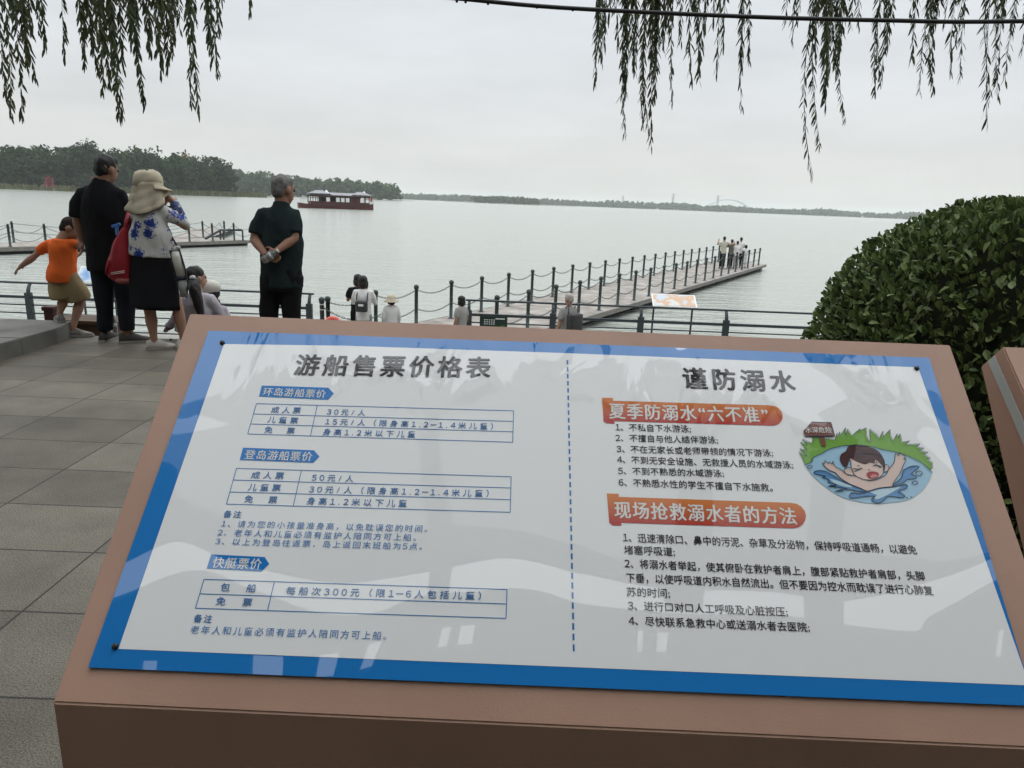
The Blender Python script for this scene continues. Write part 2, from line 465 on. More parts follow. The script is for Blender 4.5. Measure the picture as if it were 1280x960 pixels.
# second island
IS2 = [(-420, 860), (-340, 880), (-250, 950), (-160, 1000), (-148, 1040), (-240, 1100), (-460, 1100)]
island('far_island_bank', IS2)
wood('far_island_wood', 'grey-green wood on the second island behind the tour boat', [(-420, 866), (-340, 886), (-250, 956), (-163, 1004)], 70,
     lambda t, b: 34 - 11 * t, 280, 100, 2.5, M_FAR2)
wood('far_island_undergrowth', 'low scrub along the waterline of the second island', [(-420, 864), (-340, 884), (-250, 954), (-161, 1003)], 20, lambda t, b: 9, 240, 40, 2.0, M_FAR2)
# far shore, with a nearer spit in the middle
def shore_y(x): return 2300 + 0.05 * x
island('far_shore_bank', [(-900, 2150), (-400, 2240), (0, 2300), (700, 2340), (1800, 2420), (3200, 2500), (3200, 2900), (-900, 2900)])
wood('far_shore_wood', 'long low hazy tree line along the far shore', [(-800, 2200), (-400, 2262), (0, 2310), (700, 2350), (1800, 2430), (3000, 2500)], 90,
     lambda t, b: 19 + 9 * noise.noise(V((t * 26, 1.7, 0))) + 6 * t, 1300, 40, 5.0, M_FAR2)
wood('far_shore_scrub', 'low hazy scrub along the far waterline', [(-800, 2198), (-400, 2260), (0, 2308), (700, 2348), (1800, 2428), (3000, 2498)], 40, lambda t, b: 11, 900, 24, 5.0, M_FAR2)
island('spit_bank', [(-160, 1560), (-60, 1500), (40, 1500), (120, 1560), (0, 1640)])
wood('spit_wood', 'slightly darker clump of trees on a spit before the far shore', [(-98, 1522), (-60, 1506), (38, 1506)], 40,
     lambda t, b: 16 - 6 * abs(t - 0.5), 120, 60, 3.0, M_FAR2)

# arch bridge and pylons far beyond the shore
M_STEEL = mat('pale_steel', (0.46, 0.52, 0.55), 0.5, 0.4, 0.05)
br = thing('arch_bridge', 'pale blue steel arch bridge far beyond the shore', 'bridge', (0, 0, 0))
YB = 3300; a0, a1, tp = at(879, 262, YB), at(941, 265, YB), at(912, 249.5, YB)
arch = []
for i in range(25):
    t = i / 24; s = 4 * t * (1 - t)
    arch.append(V((a0.x + (a1.x - a0.x) * t, YB, 6 + (tp.z - 6) * s)))
bm = NB(); tube(bm, arch, 2.2, 8); tube(bm, [p + V((0, 22, 0)) for p in arch], 2.2, 8); obj('arch_rib', bm, M_STEEL, br)
for p in arch[3:-3:2]:
    bm = NB(); bar(bm, (p.x, YB, 14), (p.x, YB, p.z), 0.4, 0.4); obj('hanger', bm, M_STEEL, br)
bm = NB(); bar(bm, (a0.x - 180, YB + 11, 14), (a1.x + 180, YB + 11, 14), 24, 4)
for k in range(8): box(bm, (a0.x - 160 + k * (a1.x - a0.x + 320) / 7, YB + 11, 5), (5, 18, 16))
obj('deck', bm, M_STEEL, br)
M_PYL = mat('dull_lattice_steel', (0.24, 0.27, 0.28), 0.6, 0.3, 0.05)
def pylon(px, ptop, Y, label):
    tp = at(px, ptop, Y); b = WATER + 0.4; h = tp.z - b; w = h * 0.075
    t = thing('lattice_pylon', label, 'pylon', (tp.x, Y, b), group='lattice pylons beyond the far shore')
    bm = NB()
    for sx in (-1, 1):
        for sy in (-1, 1):
            tube(bm, [(sx * w, sy * w, 0), (sx * w * 0.25, sy * w * 0.25, h)], 0.5, 5)
    for k in range(7):
        z0, z1 = h * k / 7, h * (k + 1) / 7
        q0, q1 = w * (1 - 0.75 * k / 7), w * (1 - 0.75 * (k + 1) / 7)
        for s in (-1, 1): bar(bm, (-q0 * s, -q0, z0), (q1 * s, -q1, z1), 0.4, 0.4)
    obj('mast', bm, M_PYL, t)
    bm = NB()
    for z in (0.72, 0.83, 0.94): bar(bm, (-w * 1.9, 0, h * z), (w * 1.9, 0, h * z), 0.6, 0.6)
    obj('crossarm', bm, M_PYL, t)
pylon(779, 244.5, 2700, 'thin lattice pylon far left of the arch bridge, faintest of three')
pylon(842, 242, 2600, 'lattice pylon standing left of the arch bridge')
pylon(898, 244, 2600, 'lattice pylon standing in front of the arch bridge')

# island pavilion with yellow roof, and the red characters on the bank
pv = at(231, 192.5, 520)
pav = thing('pavilion', 'golden-roofed pavilion just showing above the island trees', 'pavilion', (pv.x, 520, WATER + 0.5))
hp = pv.z - WATER
bm = NB(); box(bm, (0, 0, hp / 2 - 2), (5.4, 5.4, hp - 4)); obj('wall', bm, mat('dark_red_wall', (0.16, 0.05, 0.04), 0.8), pav)
bm = NB()
loft(bm, [[V((sx * w + (0.8 if k == 0 else 0) * sx, sy * w + (0.8 if k == 0 else 0) * sy, z)) for sx, sy in ((-1, -1), (1, -1), (1, 1), (-1, 1))] for k, (w, z) in enumerate(((3.8, hp - 3.6), (3.0, hp - 2.8), (2.0, hp - 1.8), (0.8, hp - 0.6), (0.2, hp + 0.3)))])
obj('roof', bm, mat('golden_tiles', (0.30, 0.18, 0.06), 0.6), pav)
M_RED = mat('red_letter_paint', (0.22, 0.016, 0.035), 0.5)
M_GREY = mat('grey_steel', (0.2, 0.21, 0.21), 0.5)
def char_sign(ch, px, py, label):
    p = at(px, py, 425); sz = 13.5 / FPX * 425
    t = thing('hillside_character', label, 'sign', (p.x, p.y - 26, WATER + 0.4))
    vs, fs = text_mesh(ch, 0.0)
    zc = p.z - (WATER + 0.4)
    bm = NB()
    vv = [bm.verts.new(((v.x - 0.5) * sz, 0, (v.y - 0.38) * sz + zc)) for v in vs]
    for f in fs: bm.faces.new([vv[i] for i in f])
    r = bmesh.ops.extrude_face_region(bm, geom=bm.faces[:])
    bmesh.ops.translate(bm, vec=(0, 0.3, 0), verts=[e for e in r['geom'] if isinstance(e, bmesh.types.BMVert)])
    obj('character', bm, M_RED, t)
    for s in (-0.3, 0.3):
        bm = NB(); bar(bm, (s * sz, 0.45, 0), (s * sz, 0.45, zc + sz * 0.3), 0.2, 0.2); obj('support', bm, M_GREY, t)
char_sign('高', 97, 229, 'big red character on the island bank left of the man in black')
char_sign('姚', 153, 229, 'big red character on the island bank between man and sun hat')

# ------------------------------------------------------------------ haze
hz = bpy.data.materials.new('haze'); hz.use_nodes = True
t = hz.node_tree; t.nodes.clear()
vp = t.nodes.new('ShaderNodeVolumePrincipled'); vp.inputs['Color'].default_value = (0.93, 0.96, 0.965, 1)
vp.inputs['Density'].default_value = 0.00014; vp.inputs['Anisotropy'].default_value = 0.0
mo = t.nodes.new('ShaderNodeOutputMaterial'); t.links.new(vp.outputs[0], mo.inputs['Volume'])
bm = NB(); box(bm, (0, 3000, 26.9), (12100, 12100, 60))
tag(obj('haze', bm, hz), kind='stuff')
# ------------------------------------------------------------------ pier
M_DECK = mat('weathered_deck_boards', (0.20, 0.175, 0.155), 0.75, 0.25, 0.3, 1.6, 0.0, col2=(0.43, 0.40, 0.37), stretch=(1, 1, 1))
M_POST = mat('dark_green_paint', (0.028, 0.045, 0.043), 0.45, 0.45, 0.15, 8.0)
M_CHAIN = mat('chain_steel', (0.12, 0.125, 0.12), 0.5, 0.4, 0.1)
M_FLOAT = mat('dark_pontoon', (0.03, 0.032, 0.033), 0.7, 0.2, 0.2)
M_EDGE = mat('grey_edge_beam', (0.18, 0.17, 0.155), 0.7, 0.3, 0.2)
PD = V((0.4835, 0.8753, 0)); PN = V((0.8753, -0.4835, 0))
PL0 = V((-4.10, 15.45, LOW)); PW = 2.56
def boards(bm, a, d, n, length, w, z, board=0.14, gap=0.008, th=0.035):
    k = int(length / board)
    for i in range(k):
        c = a + d * (board * (i + 0.5)) + n * (w / 2)
        rot = Matrix((d, n, V((0, 0, 1)))).transposed()
        box(bm, (c.x, c.y, z - th / 2), (board - gap, w, th), rot=rot)
pier = thing('wooden_pier', 'long wooden pier running out into the lake, lined with chained bollards', 'pier', PL0)
PLEN = 37.0
bm = NB(); boards(bm, V((0, 0, 0)) - PN * 0.25 - PD * 1.0, PD, PN, PLEN, PW + 0.5, 0.0); obj('deck_boards', bm, M_DECK, pier)
rotP = Matrix((PD, PN, V((0, 0, 1)))).transposed()
bm = NB()
for s in (-0.27, PW + 0.27):
    c = PD * (PLEN / 2 - 1.0) + PN * s; box(bm, (c.x, c.y, -0.07), (PLEN, 0.05, 0.15), rot=rotP)
c = PD * (PLEN - 1.0 + 0.03) + PN * (PW / 2); box(bm, (c.x, c.y, -0.07), (0.05, PW + 0.6, 0.15), rot=rotP)
obj('edge_beam', bm, M_EDGE, pier)
bm = NB()
for i in range(15):
    c = PD * (1.4 + i * 2.45) + PN * (PW / 2); box(bm, (c.x, c.y, -0.27), (2.1, PW - 0.1, 0.36), rot=rotP, bev=0.05)
obj('float', bm, M_FLOAT, pier)

def bollard_proto(h, ball_r, rad, name, label, cat, group):
    t = thing(name, label, cat, (0, 0, 0), 0, group)
    bm = NB(); lathe(bm, [(rad * 1.9, 0), (rad * 1.9, 0.012), (rad, 0.02), (rad, h - ball_r * 1.8), (rad * 1.25, h - ball_r * 1.75), (rad * 1.25, h - ball_r * 1.5)], seg=12)
    obj('post', bm, M_POST, t, True)
    bm = NB(); ball(bm, (0, 0, h - ball_r), ball_r, 12); obj('ball_cap', bm, M_POST, t, True)
    return t
def chain_mesh(span, z0, sag, d, links=26):
    bm = NB()
    pts = []
    for i in range(links + 1):
        t = i / links
        pts.append(d * (span * t) + V((0, 0, z0 - sag * 4 * t * (1 - t))))
    for i, (a, b) in enumerate(zip(pts, pts[1:])):
        q = (b - a).to_track_quat('X', 'Z').to_matrix()
        if i % 2: q = q @ Matrix.Rotation(R(90), 3, 'X')
        c = (a + b) / 2; l = (b - a).length
        ring = []
        for k in range(8):
            th = 2 * math.pi * k / 8
            ring.append(c + q @ V((math.cos(th) * l * 0.68, math.sin(th) * 0.016, 0)))
        tube(bm, ring + [ring[0], ring[1]], 0.0062, 5)
    return bm
ORD = ['first', 'second', 'third', 'fourth', 'fifth', 'sixth', 'seventh', 'eighth', 'ninth', 'tenth', 'eleventh', 'twelfth', 'thirteenth', 'fourteenth', 'fifteenth', 'sixteenth', 'seventeenth', 'eighteenth', 'nineteenth', 'twentieth', 'twenty-first', 'twenty-second', 'twenty-third', 'twenty-fourth']
PBH, PSP = 1.07, 1.60
proto = bollard_proto(PBH, 0.068, 0.047, 'bollard', 'x', 'bollard', 'chained bollards along the wooden pier')
endp = bollard_proto(PBH, 0.068, 0.047, 'bollard', 'x', 'bollard', 'chained bollards along the wooden pier')
obj('chain', chain_mesh(PSP, PBH - 0.13, 0.15, PD), M_CHAIN, proto)
obj('chain', chain_mesh(PSP, PBH - 0.62, 0.15, PD), M_CHAIN, proto)
used = [False, False]
def place(k, loc, label):
    p = (proto, endp)[k]
    if not used[k]:
        used[k] = True; p.location = loc; p['label'] = label
    else: dup(p, loc, None, label)
NL, NR = 23, 21
for i in range(NL):
    p = PL0 + PD * (PSP * i)
    place(0 if i < NL - 1 else 1, p, f'dark green ball-topped bollard, {ORD[i]} from the shore in the pier\'s left row')
PR0 = PL0 + PN * PW + PD * 2.95
for i in range(NR):
    p = PR0 + PD * (PSP * i)
    place(0 if i < NR - 1 else 1, p, f'dark green ball-topped bollard, {ORD[i]} from the shore in the pier\'s right row')

# ------------------------------------------------------------------ promenade railing
M_RAIL = mat('dark_slate_paint', (0.034, 0.045, 0.052), 0.45, 0.45, 0.15, 6.0)
RY = 15.35
def railing(x0, x1, posts, label):
    t = thing('promenade_railing', label, 'railing', (x0, RY, LOW))
    X = lambda x: x - x0
    bm = NB(); bar(bm, (X(x0) - 0.06, 0.10, 1.10), (X(x1) + 0.06, 0.10, 1.10), 0.065, 0.04, 0.01); obj('handrail', bm, M_RAIL, t)
    bm = NB(); bar(bm, (X(x0), 0, 0.80), (X(x1), 0, 0.80), 0.05, 0.06, 0.008); obj('rail', bm, M_RAIL, t)
    for z in (0.63, 0.45, 0.28, 0.11):
        bm = NB(); tube(bm, [(X(x0), 0, z), (X(x1), 0, z)], 0.016, 8); obj('rail', bm, M_RAIL, t)
    for x in posts:
        bm = NB(); box(bm, (X(x), 0, 0.45), (0.13, 0.10, 0.9), bev=0.008); box(bm, (X(x), 0, 0.012), (0.2, 0.17, 0.02))
        p = obj('post', bm, M_RAIL, t)
        bm = NB(); loft(bm, [[V((X(x) + sx * w, y + sy * 0.02, z)) for sx, sy in ((-1, -1), (1, -1), (1, 1), (-1, 1))] for w, y, z in ((0.035, 0.0, 0.88), (0.033, 0.015, 0.96), (0.03, 0.05, 1.03), (0.03, 0.095, 1.085))])
        obj('bracket', bm, M_RAIL, p)
railing(-14.75, -4.46, [-14.7, -12.65, -10.6, -8.55, -6.5, -4.48], 'dark slate railing with five rails left of the pier entrance')
railing(-1.02, 12.2, [-1.0, 0.83, 2.75, 4.61, 6.53, 8.4, 10.3, 12.15], 'dark slate railing along the promenade right of the pier entrance')
# short thick bollard with white bands beside the railing end
bp = onz(402.5, 410, LOW); b0 = at(402, 371, 14.9)
t = thing('banded_bollard', 'short dark green bollard with white bands beside railing end', 'bollard', (b0.x, 14.9, LOW))
hh = b0.z - LOW
bm = NB(); lathe(bm, [(0.09, 0), (0.09, 0.02), (0.047, 0.03), (0.047, hh - 0.13), (0.058, hh - 0.12), (0.058, hh - 0.09), (0.03, hh - 0.08)], seg=14); obj('post', bm, M_POST, t, True)
bm = NB(); ball(bm, (0, 0, hh - 0.066), 0.066, 14); obj('ball_cap', bm, M_POST, t, True)
bm = NB()
for z in (hh - 0.16, hh - 0.27): lathe(bm, [(0.045, z - 0.012), (0.051, z - 0.01), (0.051, z + 0.01), (0.045, z + 0.012)], seg=14)
obj('white_band', bm, mat('white_band_paint', (0.5, 0.53, 0.5), 0.5), t, True)
obj('chain', chain_mesh(1.5, hh - 0.2, 0.3, V((1, 0.28, 0)).normalized()), M_CHAIN, t)

# ------------------------------------------------------------------ floating dock on the left
dk = V((-26.0, 36.0, -1.72)); dock = thing('floating_dock', 'low floating dock with grey boards across the water on the left', 'dock', dk)
a = onz(-60, 311, -1.72); b = onz(312, 300, -1.72)
DD = (b - a).normalized(); DN = V((-DD.y, DD.x, 0)); dl = (b - a).length
bm = NB(); boards(bm, a - dk, DD, DN, dl, 3.2, 0.0, 0.3, 0.015)
obj('deck_boards', bm, M_DECK, dock)
rd = Matrix((DD, DN, V((0, 0, 1)))).transposed()
bm = NB(); c = (a + b) / 2 - dk; box(bm, (c.x - DN.x * 0.03, c.y - DN.y * 0.03, -0.11), (dl, 0.06, 0.2), rot=rd); obj('edge_beam', bm, M_EDGE, dock)
bm = NB(); c = (a + b) / 2 - dk + DN * 1.6; box(bm, (c.x, c.y, -0.28), (dl - 0.2, 3.0, 0.28), rot=rd)
obj('float', bm, M_FLOAT, dock)
qa, qb, qc, qd = (onz(x, y, -1.72) - dk for x, y in ((214, 298.0), (262, 297.3), (291, 287.2), (241, 286.0)))
bm = NB(); nb = 26
for i in range(nb):
    t0_, t1_ = i / nb, (i + 0.94) / nb
    pts = [qa.lerp(qd, t0_), qb.lerp(qc, t0_), qb.lerp(qc, t1_), qa.lerp(qd, t1_)]
    poly_prism(bm, [(p.x, p.y) for p in pts], 0.003, 0.04)
obj('platform_boards', bm, M_DECK, dock)
bm = NB(); poly_prism(bm, [(p.x, p.y) for p in (qa, qb, qc, qd)], -0.4, 0.0); obj('float', bm, M_FLOAT, dock)
dproto = bollard_proto(1.16, 0.05, 0.06, 'dock_post', 'x', 'post', 'posts standing along the floating dock')
first = True
spec = [(12, 'front left-hand post of the close pair on the floating dock left of the boy'), (57, 'lone post on the floating dock behind the boy in orange'), (237, 'post on floating dock just right of the woman\'s elbow'),
        (266, 'middle front post on the floating dock beside the gangway rail'), (293, 'rightmost front post of the floating dock'), (150, 'dock post hidden mostly behind the man in black'), (103, 'dock post seen between the boy\'s face and the man')]
cent = []
for px, lb in spec:
    # where the sight line crosses the row of front posts
    d = ray(px, 300); n2 = DN; k0 = a + DN * 0.12
    s = (k0 - EYEV).dot(n2) / d.dot(n2); P = EYEV + d * s; P.z = -1.72
    if first: dproto.location = P; dproto['label'] = lb; first = False
    else: dup(dproto, P, None, lb)
    cent.append(P)
back = []
for px, off, lb in ((16.5, 3.0, 'rear post of the close pair on the floating dock left of the boy'), (254, 3.0, 'rear post on floating dock, second right of the woman\'s elbow'), (281, 3.0, 'rear post on floating dock between the two rightmost front posts')):
    d = ray(px, 295); k0 = a + DN * off
    s = (k0 - EYEV).dot(DN) / d.dot(DN); P = EYEV + d * s; P.z = -1.72
    dup(dproto, P, None, lb); back.append(P)
def ropes(name, pts, label):
    pts = sorted(pts, key=lambda p: p.x); bm = NB()
    for p, q2 in zip(pts, pts[1:]):
        for z in (1.02, 0.58):
            n = 12; tube(bm, [p + (q2 - p) * (i / n) + V((0, 0, z - 0.35 * 4 * (i / n) * (1 - i / n))) for i in range(n + 1)], 0.016, 5)
    tag(obj(name, bm, M_CHAIN), label, 'chain')
e0 = a + DN * 0.12; e1 = b + DN * 0.12; e1.z = e0.z = -1.72
ropes('dock_chain', cent + [e1 + DD * 0.5] + [e0], 'sagging chains strung between the front posts of the floating dock')
ropes('dock_chain', back + [a + DN * 3.0, b + DN * 3.0], 'sagging chains strung between the rear posts of the floating dock')
# gangway handrail on the dock
g = thing('gangway_rail', 'low dark handrail sloping up beside the floating dock posts', 'handrail', onz(262, 299, -1.72))
Yg = g.location.y
pp = [at(x, y, Yg + dy) - g.location for x, y, dy in ((256, 299, -0.4), (276, 287.5, 0), (303, 287.5, 0.4))]
bm = NB(); tube(bm, pp, 0.075, 8); obj('handrail', bm, M_RAIL, g)
for x in (275, 279, 303):
    p = at(x, 288, Yg) - g.location
    bm = NB(); tube(bm, [(p.x, p.y, 0), p], 0.06, 8); obj('post', bm, M_RAIL, g)

# ------------------------------------------------------------------ tour boat
M_HULL = mat('dark_red_hull', (0.085, 0.02, 0.021), 0.45, 0.4, 0.15, 1.0)
M_WOODR = mat('red_brown_timber', (0.065, 0.022, 0.02), 0.6, 0.3, 0.2, 2.0)
M_ROOF = mat('grey_roof_tiles', (0.27, 0.275, 0.29), 0.6, 0.3, 0.2, 1.0, 0.3, 12)
M_WHITE = mat('white_paint', (0.72, 0.73, 0.72), 0.5, 0.4, 0.06)
M_DARK = mat('dark_interior', (0.02, 0.016, 0.016), 0.8)
b0, b1 = at(373, 260, 196), at(466, 263, 205)
bl = (b1 - b0).length; bd = (b1 - b0); bd.z = 0; bd.normalize()
boat = thing('tour_boat', 'dark red traditional tour boat with grey roofs crossing the lake', 'boat', ((b0.x + b1.x) / 2, (b0.y + b1.y) / 2, WATER), math.atan2(bd.y, bd.x))
hl = bl / 2
rings = []
for i in range(15):
    t = i / 14; x = -hl + bl * t
    w = 2.3 * min(1, (0.62 + 2.2 * t)) * min(1, 0.35 + 4.0 * (1 - t))
    top = 0.95 + 0.55 * max(0, t - 0.8) / 0.2 + 0.35 * max(0, 0.15 - t) / 0.15
    rings.append([V((x, -w, top)), V((x, -w * 0.85, -0.3)), V((x, w * 0.85, -0.3)), V((x, w, top))])
bm = NB(); loft(bm, rings); obj('hull', bm, M_HULL, boat)
bm = NB()
tube(bm, [r[0] for r in rings], 0.09, 6); tube(bm, [r[3] for r in rings], 0.09, 6)
obj('gunwale', bm, mat('dark_timber', (0.05, 0.02, 0.018), 0.6), boat)
x0, x1 = -hl * 0.72, hl * 0.86
bm = NB()
box(bm, ((x0 + x1) / 2, 0, 1.42), (x1 - x0, 4.0, 0.9))           # sill wall
box(bm, (x0 + 1.8, 0, 3.35), (3.6, 4.0, 0.5)); box(bm, ((x0 + x1) / 2, 0, 3.32), (x1 - x0, 3.9, 0.34))
obj('cabin_wall', bm, M_WOODR, boat)
bm = NB(); box(bm, ((x0 + x1) / 2 + 0.6, 0.9, 2.5), (x1 - x0 - 4.4, 0.1, 1.4)); obj('interior', bm, M_DARK, boat)
n = 13
for i in range(n):
    x = x0 + 0.1 + (x1 - x0 - 0.2) * i / (n - 1)
    for s in (-1, 1):
        bm = NB(); box(bm, (x, s * 1.93, 2.5), (0.17, 0.17, 2.3)); obj('column', bm, M_WOODR, boat)
for i in range(n - 1):
    xa = x0 + 0.1 + (x1 - x0 - 0.2) * (i + 0.5) / (n - 1)
    if i in (3, 5, 6, 7, 10):
        bm = NB(); box(bm, (xa, -1.88, 2.4), (0.95 if i != 2 else 0.7, 0.05, 1.15)); obj('window', bm, M_WHITE, boat)
    elif i in (8, 9):
        bm = NB(); box(bm, (xa, -1.88, 2.3), (1.0, 0.05, 1.3)); obj('door', bm, M_WOODR, boat)
def hip_roof(bm, xa, xb, w, z, h, over=0.4, lift=0.18):
    ra = [V((xa - over, -w - over, z + lift)), V((xb + over, -w - over, z + lift)), V((xb + over, w + over, z + lift)), V((xa - over, w + over, z + lift))]
    rb = [V((xa, -w * 0.85, z + 0.12 + lift)), V((xb, -w * 0.85, z + 0.12 + lift)), V((xb, w * 0.85, z + 0.12 + lift)), V((xa, w * 0.85, z + 0.12 + lift))]
    ins = min((xb - xa) * 0.4, w * 0.9)
    rc = [V((xa + ins * 0.6, -w * 0.3, z + h * 0.75)), V((xb - ins * 0.6, -w * 0.3, z + h * 0.75)), V((xb - ins * 0.6, w * 0.3, z + h * 0.75)), V((xa + ins * 0.6, w * 0.3, z + h * 0.75))]
    rd_ = [V((xa + ins * 0.8, -0.12, z + h)), V((xb - ins * 0.8, -0.12, z + h)), V((xb - ins * 0.8, 0.12, z + h)), V((xa + ins * 0.8, 0.12, z + h))]
    loft(bm, [ra, rb, rc, rd_])
bm = NB(); hip_roof(bm, x0, x1, 2.0, 3.45, 0.85); obj('roof', bm, M_ROOF, boat)
bm = NB(); hip_roof(bm, x0 + 0.3, x0 + 5.2, 2.1, 3.75, 1.05); obj('raised_roof', bm, M_ROOF, boat)
bm = NB(); hip_roof(bm, x1 - 4.4, x1 + 0.4, 2.1, 3.7, 1.05); obj('raised_roof', bm, M_ROOF, boat)
for x in (x0 + 4.7, x1 - 1.0):
    bm = NB(); loft(bm, [[V((x + sx * 0.5, sy * 0.9, 4.15)) for sx, sy in ((-1, -1), (1, -1), (1, 1), (-1, 1))], [V((x, sy * 0.15, 5.0)) for sx, sy in ((-1, -1), (1, -1), (1, 1), (-1, 1))]])
    obj('gable_end', bm, M_WHITE, boat)
bm = NB()
for i in range(7):
    x = -hl + 0.3 + i * 0.42; box(bm, (x, -1.5 - i * 0.09, 1.85), (0.07, 0.07, 1.2))
bar(bm, (-hl + 0.2, -1.45, 2.4), (x0 - 0.1, -2.0, 2.35), 0.08, 0.08); obj('stern_rail', bm, mat('pale_timber', (0.35, 0.3, 0.25), 0.6), boat)
bm = NB()
for i in range(4): box(bm, (hl * 0.9 + i * 0.35, -1.3 + i * 0.3, 1.9), (0.06, 0.06, 1.0))
bar(bm, (hl * 0.88, -1.4, 2.35), (hl * 0.98, -0.2, 2.45), 0.07, 0.07); obj('bow_rail', bm, M_WOODR, boat)
bm = NB(); tube(bm, [(x0 + 3.6, 0, 4.8), (x0 + 3.6, 0, 6.9)], 0.06, 6); obj('mast', bm, M_GREY, boat)
bm = NB(); box(bm, (hl * 0.93, -1.2, 2.8), (0.5, 0.03, 1.0)); obj('flag', bm, mat('red_cloth', (0.4, 0.03, 0.03), 0.7), boat)
# wake
# ------------------------------------------------------------------ lectern boards on the far railing
def small_board(label, x, tilt_deg, w, h, zc, yc, seedcol):
    t = thing('lectern_board', label, 'sign board', (x, yc, LOW))
    bm = NB(); rot = Matrix.Rotation(R(tilt_deg), 3, 'X'); zz = zc - LOW
    box(bm, (0, 0, zz), (w, 0.025, h), rot=rot); obj('board_frame', bm, M_WHITE, t)
    bm = NB()
    o3 = rot @ V((0, -0.0155, 0)); box(bm, (o3.x, o3.y, zz + o3.z), (w * 0.93, 0.004, h * 0.88), rot=rot)
    obj('printed_face', bm, seedcol, t)
    for s in (-1, 1):
        bm = NB(); bar(bm, (s * w * 0.44, 0.03, 0.01), (s * w * 0.44, 0.03, zz), 0.035, 0.035); obj('leg', bm, M_RAIL, t)
def print_mat(name, cols, sc):
    m = bpy.data.materials.new(name); m.use_nodes = True; t = m.node_tree; b = t.nodes['Principled BSDF']; b.inputs['Roughness'].default_value = 0.25
    c = t.nodes.new('ShaderNodeTexCoord'); n = t.nodes.new('ShaderNodeTexNoise'); n.inputs['Scale'].default_value = sc; n.inputs['Detail'].default_value = 2
    t.links.new(c.outputs['Object'], n.inputs['Vector']); r = t.nodes.new('ShaderNodeValToRGB'); r.color_ramp.interpolation = 'EASE'
    k = len(cols)
    for i, cc in enumerate(cols):
        e = r.color_ramp.elements[i] if i < 2 else r.color_ramp.elements.new(0.5)
        e.color = (*cc, 1)
    for i, e in enumerate(sorted(r.color_ramp.elements, key=lambda e: 0)): e.position = 0.36 + 0.28 * i / (k - 1)
    t.links.new(n.outputs['Fac'], r.inputs[0]); t.links.new(r.outputs[0], b.inputs['Base Color'])
    return m
q = at(852, 381, 15.0)
small_board('white and orange printed board tilted up behind the right-hand railing', q.x, -57, 0.98, 0.42, q.z - 0.02, 15.75, print_mat('orange_print', ((0.42, 0.50, 0.58), (0.52, 0.53, 0.52), (0.50, 0.30, 0.16)), 3.0))
q = at(112, 346, 15.4)
small_board('blue printed board behind the railing beside the boy\'s shorts', q.x - 0.05, -38, 0.8, 0.42, q.z, 15.75, print_mat('blue_print', ((0.15, 0.32, 0.62), (0.3, 0.5, 0.75), (0.65, 0.75, 0.8)), 2.2))
# dark notice hung on the railing
q = at(617, 401, 15.28)
t = thing('notice_board', 'dark green notice board hung on railing by the pier', 'sign board', (q.x, 15.27, LOW))
bm = NB(); box(bm, (0, 0, q.z - LOW - 0.06), (0.60, 0.02, 0.32), bev=0.004); obj('board', bm, mat('dark_green_board', (0.012, 0.028, 0.022), 0.4), t)
bm = NB()
for k in range(2): bar(bm, (-0.22 + 0.44 * k, 0.03, q.z - LOW + 0.06), (-0.22 + 0.44 * k, 0.03, 0.82), 0.02, 0.02)
obj('hook', bm, M_RAIL, t)
bm = NB()
for r_ in range(3):
    for k in range(5): box(bm, (-0.19 + k * 0.05, -0.0115, q.z - LOW + 0.02 - r_ * 0.045), (0.03, 0.003, 0.018))
box(bm, (0.14, -0.0115, q.z - LOW + 0.05), (0.2, 0.003, 0.022))
obj('print_line', bm, M_WHITE, t)
bm = NB(); ball(bm, (0.2, -0.011, q.z - LOW - 0.12), (0.06, 0.003, 0.04), 10); obj('emblem', bm, mat('emblem_green', (0.03, 0.10, 0.03), 0.5), t)
# life ring lying against the bollard
q = at(416, 398, 14.6)
t = thing('life_ring', 'red-orange life ring with pale band standing near the banded bollard', 'life ring', (q.x, 14.6, q.z - 0.18))
bm = NB(); tube(bm, [V((math.cos(a_) * 0.17, 0, math.sin(a_) * 0.17)) for a_ in [2 * math.pi * i / 28 for i in range(30)]], 0.058, 12); obj('ring', bm, mat('life_ring_orange', (0.65, 0.10, 0.075), 0.5), t, True)
bm = NB()
for a0_ in (0.25, 0.75, 1.25, 1.75):
    tube(bm, [V((math.cos(a_) * 0.17, 0, math.sin(a_) * 0.17)) for a_ in [math.pi * a0_ - 0.14 + 0.07 * i for i in range(5)]], 0.0605, 12)
obj('band', bm, mat('life_ring_band', (0.7, 0.35, 0.32), 0.5), t, True)
bm = NB(); bar(bm, (0, 0.05, LOW - q.z + 0.18), (0, 0.05, -0.2), 0.05, 0.05); box(bm, (0, 0.05, LOW - q.z + 0.19), (0.25, 0.25, 0.02)); obj('stand', bm, M_RAIL, t)
# stair furniture beyond the terrace edge
q = at(64, 391, 7.55)
t = thing('stair_post', 'maroon square wooden post at the boy\'s feet', 'post', (q.x, 7.55, -0.48))
bm = NB(); box(bm, (0, 0, (q.z + 0.48 + 0.03) / 2), (0.10, 0.10, q.z + 0.48 + 0.03), bev=0.006); obj('shaft', bm, mat('maroon_timber', (0.055, 0.022, 0.022), 0.55, 0.3, 0.2, 5), t)
bm = NB(); box(bm, (0, 0, q.z + 0.48 + 0.05), (0.125, 0.125, 0.045), bev=0.008); obj('cap', bm, mat('maroon_timber', (0.055, 0.022, 0.022)), t)
q = at(111, 405, 7.6)
t = thing('timber_bench', 'brown timber bench below terrace edge behind the man\'s legs', 'bench', (q.x, 7.75, -0.48))
zb_ = q.z + 0.48 + 0.02
M_BEN = mat('brown_bench_timber', (0.075, 0.042, 0.022), 0.55, 0.35, 0.25, 6.0)
